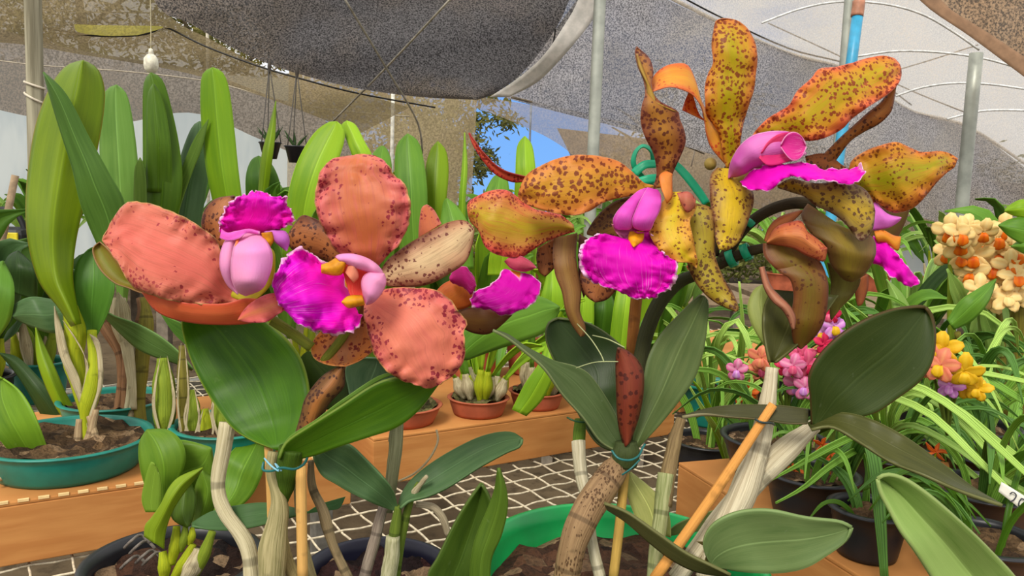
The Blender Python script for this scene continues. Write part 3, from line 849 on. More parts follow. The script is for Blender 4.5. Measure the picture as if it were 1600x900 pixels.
S('petal', [(570, 470), (590, 454), (613, 450), (646, 450), (676, 452), (701, 466), (716, 487), (730, 503), (725, 518), (727, 540), (725, 562), (711, 583), (690, 599), (666, 607)],
  [(570, 470), (570, 500), (576, 526), (583, 548), (590, 562), (604, 580), (624, 592), (640, 598), (652, 602), (666, 607)],
  [.468, .458, .450, .452, .458], salmond, f, cup=[.0, .009, .006, 0.], ruf=.005, rs=.055, n=44, m=20, seed=5, jag=2.0, js=.11)
# lip: two rolled side lobes, frilled middle lobe, yellow throat
S('lip', [(538, 420), (520, 412), (500, 408), (484, 396), (468, 386), (452, 396), (438, 414), (427, 436), (428, 458), (436, 474)],
  [(545, 466), (556, 484), (566, 500), (560, 514), (545, 520), (528, 524), (504, 520), (484, 514), (468, 508), (452, 492), (436, 474)],
  [.458, .446, .438, .436, .444], lipB, f, cup=[.0, .010, .012, .004], ruf=.006, rs=.07, n=56, m=30, seed=3, jag=7, js=.13, wav=.012)
S('throat', [(502, 414), (514, 410), (528, 402), (540, 402)], [(502, 426), (520, 430), (534, 428), (540, 414)], [.434, .433, .434], throatm, f, cup=.004, ruf=.001, n=14, m=8)
S('throat', [(566, 462), (552, 462), (542, 464), (534, 472)], [(570, 476), (556, 479), (544, 481), (534, 472)], [.435, .434, .435], throatm, f, cup=.004, n=12, m=8)
S('throat', [(526, 402), (534, 420), (542, 444), (548, 462), (562, 472)], [(560, 402), (580, 418), (586, 432), (574, 452), (562, 472)], [.4375, .4385, .438], lipm((232, 70, 62), (250, 150, 110), (1, 1, 1), 0, .8, 0., (240, 96, 110)), f, cup=-.003, n=18, m=10)
S('column', [(540, 426), (545, 414), (554, 412)], [(552, 442), (560, 432), (554, 412)], [.434, .433], lipm((244, 150, 120), (250, 220, 200), (1, 1, 1), 0, .6, 0., (240, 120, 100)), f, cup=.004, n=12, m=8)
S('side_lobe', [(524, 402), (530, 398), (550, 397), (572, 403), (588, 413), (597, 424), (600, 436)], [(534, 410), (546, 414), (558, 419), (570, 423), (582, 428), (592, 434), (600, 436)],
  [.434, .431, .436, .444], tubepk, f, cup=.005, n=22, m=10)
S('side_lobe', [(600, 428), (586, 425), (572, 428), (565, 440), (567, 458), (572, 474)], [(600, 428), (603, 440), (598, 455), (588, 468), (580, 474), (572, 476)],
  [.442, .434, .433, .440], tubepk, f, cup=.007, n=22, m=10)
for (x, y) in ((536, 425), (546, 452), (552, 440)):
    pass
# ---- flower turned to the left
f = flower(pA)
S('sepal', [(372, 412), (345, 392), (318, 362), (316, 340), (324, 322), (340, 310), (366, 306)], [(400, 380), (384, 366), (378, 345), (374, 325), (366, 306)],
  [.478, .482, .486], brownsep, f, cup=.006)
S('sepal', [(260, 470), (220, 458), (200, 450), (180, 443), (160, 426), (148, 406), (145, 388), (156, 378)], [(260, 440), (214, 436), (196, 424), (184, 408), (170, 390), (156, 378)],
  [.474, .474, .480], petalm((128, 122, 34), (122, 126, 30), (138, 92, 44), (90, 60, 30), dens=.2, size=1., vein=.3), f, cup=-.006)
S('petal', [(372, 462), (352, 430), (345, 392), (334, 370), (312, 354), (294, 342), (262, 328), (237, 319), (214, 315), (195, 319), (181, 336), (170, 354), (159, 376)],
  [(372, 472), (330, 475), (300, 474), (268, 470), (240, 462), (212, 452), (203, 442), (194, 430), (187, 413), (178, 404), (170, 390), (159, 376)],
  [.462, .452, .448, .458, .468], salmon2, f, cup=[.0, .010, .008, .0], ruf=.0045, rs=.06, n=44, m=20, seed=8, jag=1.8, js=.12)
S('sepal', [(420, 470), (384, 466), (350, 474), (300, 474), (268, 468), (236, 458), (222, 456)], [(420, 496), (400, 503), (372, 507), (332, 507), (298, 504), (264, 496), (240, 482), (222, 456)],
  [.456, .452, .456, .466], orangesep, f, cup=[.001, .003, .001], fold=.001, tilt=.008, n=36, m=14)
S('petal', [(372, 500), (385, 480), (410, 463), (432, 458), (446, 466), (449, 480)], [(372, 500), (392, 504), (416, 503), (430, 494), (440, 488), (449, 480)],
  [.452, .444, .446], petalm((230, 112, 100), (226, 130, 84), (222, 100, 106), (160, 44, 62), dens=.2, size=1., vein=.3), f, cup=.004, ruf=.003)
S('lip', [(352, 374), (342, 362), (345, 340), (356, 322), (370, 309), (390, 303), (403, 299)], [(414, 366), (434, 362), (450, 354), (461, 338), (452, 322), (446, 308), (428, 311), (414, 303), (403, 299)],
  [.446, .437, .432, .438], lipA, f, cup=[.0, .005, .002], ruf=.0045, rs=.1, n=56, m=30, seed=4, jag=8, js=.2)
S('lip_rim', [(346, 358), (356, 364), (370, 361), (388, 358), (406, 362)], [(344, 372), (356, 376), (372, 373), (386, 364), (406, 366)], [.434, .432, .436], lipm((244, 110, 214), (250, 180, 236), (1, 1, 1), 0, .3, .6, (236, 90, 200)), f, ruf=.002, n=20, m=6)
S('side_lobe', [(360, 366), (350, 380), (344, 400), (345, 422), (356, 446), (372, 460)], [(372, 364), (368, 378), (366, 400), (364, 420), (366, 442), (372, 460)],
  [.438, .434, .442], tubepk, f, cup=.004, n=24, m=8)
S('side_lobe', [(378, 366), (367, 382), (362, 404), (361, 424), (364, 442), (372, 456), (384, 462)], [(398, 362), (414, 374), (424, 392), (425, 412), (419, 434), (408, 452), (384, 462)],
  [.440, .428, .428, .442], tubepk, f, cup=[.002, .010, .012, .004], n=28, m=14)
S('lobe_line', [(372, 364), (367, 384), (363, 404), (361, 424), (364, 444)], [(376, 364), (371, 384), (366, 404), (365, 424), (369, 446)], [.4355, .430, .4335, .437], plain((234, 120, 70), .5), f, n=18, m=3)
S('side_lobe', [(412, 362), (420, 368), (432, 380), (448, 392)], [(430, 360), (446, 362), (452, 376), (448, 392)], [.440, .438, .442], lipm((214, 120, 214), (240, 190, 240), (1, 1, 1), 0, .3, .4, (190, 90, 190)), f, cup=.004, n=16, m=8)
S('throat', [(409, 364), (412, 376), (420, 388)], [(424, 362), (428, 374), (420, 388)], [.436, .437, .440], throatm, f, cup=.003, n=12, m=6)
S('column', [(384, 440), (366, 452), (362, 464), (380, 470)], [(424, 388), (430, 400), (426, 440), (400, 470)], [.455, .456, .456], plain((188, 176, 40), .5, .3, 0, .1), f, n=16, m=8)
tube('pedicel', [(425, 500, .462), (460, 523, .464), (487, 543, .466)], 8.5, stemg, f)
tube('pedicel', [(560, 470, .476), (540, 520, .474), (505, 565, .472)], 7, stemg, f)
# salmon petal tip poking up between the flowers
S('petal', [(654, 372), (655, 350), (659, 326), (667, 320)], [(690, 350), (684, 338), (677, 327), (667, 320)], [.50, .50], petalm((216, 120, 84), (220, 126, 84), (206, 116, 96), (150, 40, 60), dens=.5, size=.9), f, cup=.003)
# ---- leaves, sheath, canes
lfA = leafm((74, 120, 16), (54, 98, 14), .15, .0, gloss=.42, edge=(150, 170, 60))
S('leaf', [(428, 702), (392, 688), (362, 668), (335, 632), (310, 590), (292, 545), (284, 500), (300, 478)], [(434, 704), (462, 680), (482, 640), (482, 600), (470, 560), (448, 530), (420, 505), (380, 480), (300, 478)],
  [.478, .488, .50, .505, .49], lfA, pA, cup=[.0, -.008, -.010, -.004], n=34, m=14, th=.0016)
S('leaf', [(310, 530), (288, 508), (264, 496), (248, 484)], [(330, 585), (300, 548), (272, 520), (248, 484)], [.515, .52, .525], leafm((102, 150, 48), (80, 130, 40), .1), pA, th=.0014)
S('leaf', [(436, 716), (448, 690), (486, 664), (530, 636), (590, 598), (640, 588), (690, 592)], [(440, 722), (490, 712), (530, 698), (580, 682), (620, 668), (655, 640), (690, 592)],
  [.462, .458, .466, .474], leafm((76, 116, 18), (62, 102, 16), .0, 0, gloss=.42, edge=(140, 160, 70)), pA, cup=[-.002, -.004, -.002], tilt=.01, n=34, m=12, th=.0016)
S('leaf', [(440, 714), (450, 690), (490, 662), (530, 634), (590, 596), (620, 584)], [(436, 708), (452, 682), (494, 655), (532, 626), (590, 588), (620, 582)], [.458, .455, .463, .47], leafm((106, 142, 52), (92, 130, 46), .0), pA, n=24, m=4, th=.001)
S('leaf', [(552, 640), (545, 610), (540, 575), (560, 560), (590, 560)], [(556, 642), (580, 640), (612, 622), (622, 600), (615, 580), (590, 560)], [.50, .505, .505], leafm((108, 142, 100), (84, 122, 84), .5), pA, cup=-.004, th=.0014)
S('leaf', [(495, 640), (478, 590), (470, 560), (482, 548)], [(548, 640), (560, 610), (540, 580), (482, 548)], [.515, .52], leafm((66, 88, 30), (54, 76, 28), .1), pA, th=.0014)
S('flower_sheath', [(458, 690), (470, 650), (478, 622), (502, 590), (530, 572), (538, 570)], [(498, 684), (505, 650), (516, 628), (536, 606), (538, 590), (538, 570)], [.468, .464, .470],
  petalm((120, 82, 44), (168, 108, 54), (92, 58, 40), (60, 32, 26), dens=.75, size=1.2, vein=.5), pA, cup=.007, n=26, m=12, th=.001)
bulb1 = canem((176, 164, 120), (120, 116, 70), 0, .5)
tube('pseudobulb', [(424, 912, .462), (428, 850, .464), (436, 790, .466), (424, 740, .468), (428, 706, .470)], [20, 22, 16, 8, 9], bulb1, pA, n=26, m=16, lump=.1)
tube('pseudobulb', [(444, 790, .470), (446, 765, .470), (450, 735, .468), (456, 700, .466)], [5, 14, 19, 20], canem((66, 92, 18), (48, 74, 16), 0, .3), pA, n=18, m=14)
tube('pseudobulb', [(395, 910, .48), (386, 850, .482), (352, 800, .486), (340, 760, .49), (350, 700, .492), (356, 660, .494)], [14, 12, 11, 11, 12, 13], canem((214, 204, 168), (170, 158, 120), 2, .5), pA, n=30, m=14, lump=.15)
tube('pseudobulb', [(545, 905, .48), (520, 850, .482), (505, 800, .484), (488, 760, .486), (486, 720, .486)], [8, 7, 9, 7, 5], canem((150, 130, 96), (112, 98, 70), 3, .5), pA, n=26, m=12, lump=.15)
tube('pseudobulb', [(490, 905, .475), (474, 850, .477), (466, 800, .479), (462, 750, .479)], [6, 7, 5, 4], canem((170, 156, 110), (130, 116, 80), 0, .6), pA, n=20, m=10)
tube('pseudobulb', [(460, 905, .472), (446, 860, .474), (440, 810, .476)], [10, 8, 4], canem((186, 166, 112), (140, 124, 80), 0, .6), pA, n=16, m=10)
stake1 = canem((226, 178, 104), (206, 156, 86), 0, .3)
tube('bamboo_stake', [(473, 905, .462), (471, 800, .464), (470, 728, .466)], 8.2, stake1, pA, n=10, m=12)
tube('bamboo_stake', [(425, 905, .486), (424, 800, .486), (419, 690, .486)], 6.5, stake1, pA, n=10, m=12)
teal = plain((24, 98, 96), .4, .5)
tube('wire_tie', [(412, 722, .458), (411, 734, .455), (424, 736, .451), (440, 731, .449), (460, 733, .449), (474, 726, .452), (480, 716, .458)], 2.0, teal, pA, n=36, m=8)
tube('wire_tie', [(413, 716, .456), (424, 728, .450), (436, 736, .449), (430, 724, .450), (440, 736, .450)], 1.4, plain((120, 176, 196), .4, .5), pA, n=30, m=8)
S('leaf', [(300, 818), (330, 800), (370, 790), (420, 786), (480, 800)], [(300, 822), (330, 828), (370, 828), (420, 818), (480, 800)], [.50, .49, .48], leafm((70, 104, 58), (60, 92, 50), .2), pA, tilt=-.01, th=.0014)
S('leaf', [(480, 800), (500, 788), (525, 780), (540, 776)], [(480, 802), (510, 798), (530, 794), (540, 776)], [.52, .53], leafm((62, 100, 54), (50, 86, 44), .2), pA, th=.0014)

def pot(par, c, r0, r1, h, m, rim=.006, th=.003, name='pot', sub=None, fill=.82, ribs=True, org=None):
    """plant pot: rolled rim, step below it, tapering wall, open top, filled with bark"""
    pr = [(0, 0), (r1*.96, 0), (r1, .004), (r1+(r0-r1)*.55, h*.55), (r1+(r0-r1)*.72, h*.72), (r0*.965, h*.74), (r0*.985, h*.93), (r0+rim*.5, h*.94), (r0+rim*.6, h-.001), (r0+rim*.2, h), (r0-th, h-.0005), (r0-th*1.5, h*.9), (r0*.93, h*.75), (r1*.9, h*.5)]
    o = lathe(name, c, pr, m, par, 56)
    if sub:
        k = 44; V = []; F = []; rr = r0*.965-th
        for i in range(13):
            for j in range(k):
                a = 2*PI*j/k; q = rr*i/12
                z = h*fill+.010*noise.noise(Vector((math.cos(a)*q*45, math.sin(a)*q*45, c.x*9)))+.004*noise.noise(Vector((math.cos(a)*q*160, math.sin(a)*q*160, c.x*9)))
                V.append(c+Vector((math.cos(a)*q, math.sin(a)*q, z)))
        for i in range(12):
            for j in range(k):
                a = i*k+j; b = i*k+(j+1) % k; F.append((a, a+k, b+k, b))
        link('potting_bark', mkmesh('potting_bark', V, F, None, sub, origin(par)), par)
    return o
blackp = plain((34, 35, 40), .4, .5, 0., .1)
pot(pA, Vector((-.135, .425, ZB+.004)), .052, .042, .085, blackp, sub=bark())

# ================================================================ large plant with the three spotted golden flowers
GPC = Vector((.082, .515, ZB+.004))
pB = thing('potted_orchid', 'tall orchid with golden brown spotted flowers in a bright green pot', 'orchid', GPC)
# ---- central flower
f = flower(pB)
S('petal', [(1022, 290), (1005, 285), (986, 267), (966, 252), (940, 245), (918, 242), (892, 243), (867, 249), (845, 259), (825, 271), (814, 290), (810, 304)],
  [(1022, 292), (985, 306), (960, 311), (940, 318), (920, 330), (900, 336), (876, 335), (850, 329), (826, 321), (812, 312), (810, 304)],
  [.535, .525, .515, .518, .525], golds, f, cup=[.0, .009, .008, .002], ruf=.0035, rs=.055, n=44, m=18, seed=11)
# dorsal sepal, twisted
S('sepal', [(1020, 295), (1026, 270), (1021, 240), (1008, 215), (1001, 190), (1003, 165), (1008, 148), (1005, 125), (996, 103), (992, 82), (995, 73)],
  [(1044, 292), (1052, 268), (1064, 242), (1071, 222), (1069, 204), (1062, 186), (1058, 173), (1030, 158), (1018, 138), (1021, 112), (1014, 90), (995, 73)],
  [.532, .528, .520, .516, .522, .528], topsp, f, cup=[.002, .007, .006, .0, -.002], n=48, m=14, seed=1, wav=.002)
S('sepal_edge', [(1024, 160), (1012, 148), (1009, 128), (998, 104), (994, 84)], [(1058, 175), (1034, 168), (1018, 140), (1006, 110), (996, 84)], [.517, .519, .524], petalm((170, 132, 52), (176, 140, 50), (160, 116, 60), (96, 50, 30), dens=.1, vein=.5), f, cup=.003, n=24, m=6)
S('sepal', [(985, 307), (962, 314), (940, 330), (924, 350), (917, 366), (934, 366)], [(1000, 340), (992, 360), (980, 380), (962, 378), (948, 372), (934, 366)],
  [.536, .538, .540], petalm((112, 78, 34), (134, 96, 34), (92, 56, 30), (62, 28, 18), dens=.9, size=1.1, vein=.7), f, cup=.004)
S('sepal', [(955, 372), (932, 385), (915, 410), (905, 440), (916, 462), (930, 472)], [(1000, 400), (990, 430), (965, 452), (948, 468), (930, 472)], [.545, .55, .548], brownsep, f, cup=.004)
S('sepal', [(1074, 320), (1072, 350), (1078, 380), (1074, 412), (1086, 440), (1104, 462), (1124, 476), (1150, 487)], [(1088, 318), (1112, 326), (1116, 350), (1117, 378), (1118, 402), (1130, 434), (1146, 460), (1154, 482), (1150, 487)],
  [.530, .524, .522, .518, .512], olivesp, f, cup=[.002, .007, .006], ruf=.001, n=40, m=12)
S('petal', [(1046, 300), (1033, 320), (1021, 344), (1014, 361), (1022, 380), (1036, 397), (1058, 409), (1078, 411), (1088, 419)],
  [(1064, 300), (1082, 308), (1088, 322), (1084, 335), (1078, 346), (1082, 368), (1087, 394), (1090, 408), (1088, 419)],
  [.524, .512, .506, .508], yel, f, cup=[.0, .009, .008, .001], ruf=.004, rs=.06, n=38, m=16, seed=13)
S('petal_fold', [(1058, 302), (1076, 300), (1087, 312)], [(1064, 318), (1074, 332), (1086, 322)], [.508, .505, .509], petalm((190, 104, 84), (186, 110, 80), (180, 90, 80), (120, 50, 50), dens=.5), f, cup=.003, n=14, m=8)
# hood and frilled fan
S('lip', [(978, 362), (960, 374), (942, 365), (926, 368), (909, 382), (905, 400), (907, 418), (920, 436), (940, 446), (960, 452), (982, 463), (1000, 467)],
  [(1016, 360), (1028, 385), (1044, 399), (1058, 410), (1059, 425), (1054, 440), (1046, 451), (1034, 458), (1018, 466), (1000, 467)],
  [.520, .508, .500, .502, .508], lipm((232, 6, 190), (250, 160, 236), (246, 170, 20), .16, .45, .95, (206, 0, 166)), f, cup=[.0, .008, .006, .0], ruf=.007, rs=.085, n=60, m=32, seed=6, jag=5, js=.2, wav=.004)
S('throat', [(984, 362), (982, 374), (990, 386)], [(1006, 361), (1004, 376), (990, 386)], [.512, .5065, .502], throatm, f, cup=.004, n=14, m=8)
S('side_lobe', [(1014, 293), (998, 298), (980, 314), (965, 330), (958, 344), (962, 356), (968, 358)], [(1014, 293), (1010, 306), (1000, 322), (991, 338), (988, 350), (984, 358), (968, 358)],
  [.520, .508, .500, .506], tubemag, f, cup=[.0, .007, .004], n=30, m=12)
S('side_lobe', [(1012, 293), (1002, 310), (993, 330), (988, 346), (992, 356), (1004, 360)], [(1028, 297), (1033, 308), (1031, 328), (1022, 346), (1016, 358), (1004, 360)],
  [.518, .503, .497, .504], tubemag, f, cup=[.001, .007, .005], n=30, m=12)
S('lip_inside', [(956, 350), (962, 362), (972, 372)], [(994, 352), (990, 366), (978, 374)], [.507, .512, .508], lipm((190, 90, 150), (120, 60, 60), (1, 1, 1), 0, .8, .0, (226, 150, 160)), f, cup=-.005, n=14, m=8)
S('lip_inside', [(986, 350), (988, 358), (996, 364)], [(1018, 352), (1014, 362), (996, 364)], [.504, .51, .506], plain((196, 20, 140), .5), f, cup=-.004, n=14, m=8)
S('side_lobe', [(1034, 296), (1030, 276), (1040, 268), (1050, 272)], [(1042, 318), (1050, 308), (1050, 292), (1050, 272)], [.508, .512, .518], petalm((226, 138, 60), (230, 146, 66), (220, 120, 50), (180, 80, 40), dens=0), f, cup=.003, n=16, m=8)
# ---- top flower
f = flower(pB)
S('petal', [(1138, 262), (1112, 232), (1104, 210), (1101, 190), (1096, 168), (1084, 150), (1066, 140), (1045, 136), (1020, 143)],
  [(1150, 245), (1136, 222), (1128, 198), (1110, 182), (1096, 158), (1087, 128), (1074, 102), (1052, 100), (1034, 107), (1020, 122), (1020, 143)],
  [.555, .550, .542, .530, .522, .526], petalm((222, 150, 48), (226, 160, 50), (222, 104, 50), (196, 70, 40), dens=.45, size=1.1, ebias=.2), f, cup=[.0, .003, -.003, -.006], tilt=[0, .006, .014, .016], n=44, m=12)
S('petal_fold', [(1066, 172), (1070, 158), (1076, 144)], [(1104, 190), (1092, 178), (1082, 146)], [.538, .542, .536], petalm((226, 112, 44), (230, 130, 50), (220, 96, 50), (190, 40, 40), dens=.9, size=.9), f, n=14, m=8)
S('sepal', [(1134, 262), (1128, 232), (1122, 205), (1104, 180), (1102, 158), (1101, 138), (1106, 116), (1114, 98), (1112, 72), (1115, 48), (1119, 32), (1134, 29)],
  [(1154, 260), (1156, 226), (1161, 195), (1170, 164), (1178, 140), (1181, 116), (1183, 92), (1180, 68), (1168, 45), (1152, 32), (1134, 29)],
  [.552, .545, .536, .532, .536], goldyel, f, cup=[.002, .008, .008, -.004], ruf=.003, n=46, m=16, seed=16, rs=.04)
S('petal', [(1164, 232), (1180, 205), (1200, 185), (1216, 175), (1233, 164), (1246, 142), (1266, 124), (1280, 108), (1305, 105), (1335, 97), (1360, 90), (1382, 87), (1398, 92)],
  [(1180, 240), (1205, 226), (1232, 214), (1262, 220), (1292, 214), (1316, 201), (1330, 186), (1352, 170), (1376, 155), (1396, 140), (1407, 124), (1407, 104), (1398, 92)],
  [.553, .540, .530, .530, .538, .550], goldor, f, cup=[.0, .009, .008, .003], ruf=.005, rs=.045, n=50, m=18, seed=19)
S('petal_fold', [(1400, 134), (1396, 160), (1391, 176), (1374, 193), (1350, 206), (1329, 220), (1312, 242), (1302, 256)], [(1404, 126), (1384, 150), (1374, 162), (1356, 176), (1334, 196), (1314, 214), (1296, 232), (1278, 250)],
  [.546, .548, .552, .556], petalm((150, 88, 34), (166, 104, 36), (120, 64, 34), (70, 30, 20), dens=.8, size=1.1, vein=.6), f, cup=.003, n=34, m=8)
S('sepal', [(1258, 244), (1290, 240), (1316, 258), (1330, 266)], [(1262, 262), (1288, 266), (1310, 268), (1330, 266)], [.552, .556], petalm((150, 84, 34), (170, 96, 40), (120, 60, 30), (60, 24, 18), dens=1., size=1.2), f, n=16, m=8)
S('sepal', [(1120, 262), (1110, 275), (1109, 300), (1111, 324), (1116, 350), (1118, 374), (1124, 390)], [(1150, 264), (1164, 286), (1176, 300), (1177, 318), (1172, 336), (1164, 358), (1154, 378), (1138, 390), (1124, 390)],
  [.545, .532, .524, .520], petalm((188, 154, 50), (214, 180, 30), (132, 84, 54), (96, 40, 26), dens=.85, size=1.1, ebias=.5, wide=.7), f, cup=[.0, .009, .008, .002], ruf=.002, n=36, m=14)
# lip seen from the side: rolled tube and level frill
S('side_lobe', [(1138, 280), (1140, 262), (1146, 244), (1158, 226), (1176, 212), (1200, 206), (1222, 205), (1240, 208)],
  [(1140, 276), (1152, 276), (1172, 268), (1190, 262), (1206, 258), (1222, 254), (1244, 250), (1260, 240)],
  [.540, .526, .518, .516, .520], lipm((222, 124, 196), (240, 176, 226), (1, 1, 1), 0, .35, .5, (206, 84, 180)), f, cup=[.004, .012, .012, .004], n=34, m=16)
S('lip_inside', [(1190, 238), (1200, 222), (1216, 210), (1236, 206)], [(1186, 246), (1200, 258), (1226, 254), (1252, 240)], [.506, .506, .510], lipm((232, 70, 120), (250, 130, 150), (1, 1, 1), 0, .7, .0, (206, 20, 120)), f, cup=-.004, n=20, m=12)
# rolled mouth with stripes
mth = lipm((222, 56, 150), (252, 176, 220), (1, 1, 1), 0, .9, .5, (206, 20, 140))
S('lip_inside', [(1220, 226), (1228, 212), (1240, 206), (1252, 212), (1259, 226)], [(1220, 230), (1230, 244), (1240, 251), (1252, 246), (1260, 230)], [.502, .500, .503], mth, f, cup=-.003, n=20, m=12)
S('lip', [(1158, 284), (1176, 266), (1200, 258), (1226, 256), (1262, 255), (1284, 264), (1312, 265), (1330, 264), (1346, 256)],
  [(1160, 290), (1172, 297), (1190, 299), (1210, 293), (1220, 283), (1242, 276), (1270, 284), (1288, 282), (1316, 286), (1334, 287), (1350, 272), (1346, 256)],
  [.522, .506, .500, .506, .516], lipflat, f, cup=[.002, .006, .006, .002], ruf=.006, rs=.09, tilt=-.02, n=50, m=16, seed=21, jag=5, js=.13)
tube('column', [(1150, 282, .545), (1180, 276, .532), (1196, 272, .524)], [9, 9, 5], plain((150, 128, 50), .5), f)
ball('bud_scar', P(1110, 256, .56), 10*.56/FPX, 10*.56/FPX, 10*.56/FPX, plain((150, 128, 60), .6), f)
tube('pedicel', [(1140, 262, .556), (1128, 300, .562), (1120, 350, .568), (1116, 400, .572)], [8, 7, 7, 8], stemd, f)
# ---- right flower, seen from behind
f = flower(pB)
S('petal', [(1330, 300), (1326, 268), (1332, 250), (1352, 236), (1376, 227), (1400, 222), (1420, 230), (1440, 238), (1465, 236), (1484, 240), (1496, 248)],
  [(1340, 330), (1366, 316), (1382, 326), (1397, 332), (1416, 329), (1432, 321), (1448, 304), (1466, 282), (1482, 268), (1492, 260), (1496, 248)],
  [.565, .552, .540, .542, .552], goldr, f, cup=[.0, .010, .010, .002], ruf=.004, rs=.05, wav=.003, n=44, m=18, seed=23)
S('sepal', [(1340, 330), (1366, 316), (1390, 330), (1412, 330), (1419, 328)], [(1360, 400), (1380, 392), (1398, 378), (1412, 352), (1421, 328)], [.572, .572], olivebk, f, cup=.004)
S('lip', [(1362, 322), (1368, 316), (1376, 325), (1388, 335), (1408, 340)], [(1364, 360), (1378, 358), (1392, 354), (1404, 346), (1408, 340)], [.556, .552, .552], lipm((240, 20, 170), (246, 150, 232), (1, 1, 1), 0, .6, .3, (232, 120, 220)), f, cup=.006, n=22, m=12)
S('lip', [(1364, 368), (1382, 377), (1400, 394), (1418, 418), (1436, 438)], [(1364, 412), (1380, 418), (1388, 431), (1404, 437), (1414, 446), (1432, 447), (1436, 438)],
  [.556, .548, .546, .550], lipflat, f, cup=.004, ruf=.005, rs=.09, n=34, m=14, seed=25, jag=3.5, js=.15)
S('throat', [(1366, 362), (1380, 360), (1396, 368), (1408, 370)], [(1370, 378), (1386, 380), (1402, 392), (1406, 380)], [.553, .551, .553], petalm((226, 138, 40), (230, 150, 40), (206, 110, 40), (150, 60, 30), dens=.3), f, cup=.003, n=14, m=8)
S('sepal', [(1262, 318), (1252, 334), (1258, 352), (1268, 366), (1286, 378), (1293, 396), (1300, 416), (1318, 436), (1332, 440)], [(1345, 374), (1358, 368), (1367, 378), (1368, 396), (1362, 412), (1354, 424), (1344, 434), (1332, 440)],
  [.540, .530, .526, .532, .540], olivebk, f, cup=[.002, .013, .014, .004], n=38, m=16)
S('sepal', [(1292, 410), (1298, 440), (1296, 470), (1298, 500), (1306, 486)], [(1340, 420), (1344, 440), (1332, 462), (1318, 476), (1306, 486)], [.56, .565, .57], petalm((112, 104, 44), (124, 118, 50), (96, 80, 40), (80, 50, 30), dens=.1), f, cup=.004)
S('petal', [(1214, 290), (1236, 279), (1262, 285), (1288, 286), (1306, 281), (1332, 286), (1352, 297), (1362, 312), (1367, 330)],
  [(1216, 294), (1240, 301), (1258, 308), (1276, 322), (1300, 333), (1320, 348), (1334, 366), (1344, 377), (1356, 371), (1364, 354), (1367, 330)],
  [.538, .522, .514, .516], greysp, f, cup=[.0, .008, .009, .003], ruf=.003, rs=.06, n=40, m=16, seed=27)
S('sepal', [(1206, 400), (1216, 424), (1234, 436), (1240, 462), (1236, 500), (1240, 535), (1252, 545)], [(1262, 388), (1282, 410), (1293, 440), (1293, 470), (1288, 500), (1274, 525), (1252, 545)],
  [.528, .522, .524, .532], brownbk, f, cup=[.003, .009, .008, .002], n=34, m=14)
S('sepal', [(1192, 380), (1194, 400), (1212, 420), (1232, 432), (1250, 430)], [(1250, 380), (1262, 390), (1274, 404), (1270, 420), (1250, 430)], [.532, .526, .528], brownbk, f, cup=.006)
S('petal', [(1198, 378), (1212, 356), (1236, 347), (1252, 346), (1262, 362), (1280, 376), (1292, 388)], [(1198, 380), (1222, 384), (1240, 388), (1258, 398), (1274, 404), (1288, 408), (1292, 388)],
  [.530, .518, .514, .518], petalm((206, 116, 66), (214, 132, 74), (196, 92, 70), (160, 60, 46), dens=.6, vein=.9), f, cup=.006, fold=.003, n=30, m=12)
S('sepal', [(1194, 376), (1202, 354), (1220, 338), (1254, 328)], [(1200, 380), (1216, 362), (1238, 346), (1254, 330)], [.534, .528, .534], tansep, f, cup=.004, n=22, m=8)
S('petal_fold', [(1186, 418), (1194, 450), (1206, 470), (1222, 484), (1232, 500), (1237, 514), (1241, 514)], [(1194, 416), (1204, 446), (1218, 462), (1234, 478), (1243, 496), (1241, 514)], [.532, .520, .514, .516], petalm((172, 110, 84), (186, 130, 100), (140, 84, 60), (110, 60, 50), dens=.2, vein=.8), f, cup=.003, n=30, m=8)
S('sepal', [(1334, 440), (1336, 460), (1340, 476)], [(1356, 428), (1356, 450), (1348, 474), (1340, 478)], [.57, .57], tansep, f, cup=.003, n=16, m=6)
tube('pedicel', [(1275, 318, .545), (1235, 318, .55), (1195, 332, .556), (1160, 360, .562), (1130, 405, .568)], [10, 9, 9, 9, 10], stemd, f, n=24)
tube('pedicel', [(1215, 384, .545), (1170, 393, .556), (1125, 412, .566), (1090, 430, .57)], [7, 8, 9, 10], stemd, f, n=20)
# ---- partly hidden flower at the left of the group
f = flower(pB)
S('petal', [(896, 352), (876, 336), (852, 331), (832, 325), (806, 306), (790, 297), (768, 298), (747, 306), (731, 318), (732, 336)],
  [(898, 362), (862, 374), (836, 388), (816, 401), (796, 402), (774, 397), (758, 385), (748, 360), (736, 348), (732, 336)],
  [.562, .550, .545, .552], cpet, f, cup=[.0, .008, .008, .0], fold=.002, ruf=.003, rs=.06, n=40, m=16, seed=31)
bl = blade('sepal', [(826, 280, .57), (800, 277, .566), (775, 265, .562), (752, 240, .560), (739, 220, .560), (733, 208, .562)], [9, 15, 14, 11, 8, 3], redsep, f, twist=.4, fold=.4, n=26, m=6, th=.0008)
S('sepal', [(866, 372), (864, 400), (868, 430), (878, 456), (884, 486), (894, 508), (907, 526)], [(902, 364), (900, 400), (904, 430), (908, 456), (906, 486), (914, 508), (914, 523), (907, 526)],
  [.552, .545, .542, .546], petalm((140, 100, 56), (156, 118, 60), (120, 78, 46), (96, 60, 36), dens=.15, vein=.6), f, cup=.005, n=36, m=10)
S('sepal', [(840, 388), (838, 404), (842, 424), (852, 432)], [(866, 372), (874, 395), (868, 416), (852, 432)], [.57, .57], brownsep, f, cup=.003, n=16, m=8)
S('sepal', [(905, 366), (903, 400), (905, 440), (912, 466)], [(918, 372), (922, 400), (922, 440), (912, 466)], [.565, .565], petalm((110, 66, 56), (120, 76, 60), (90, 50, 46), (70, 40, 36), dens=.2, vein=.6), f, n=16, m=8)
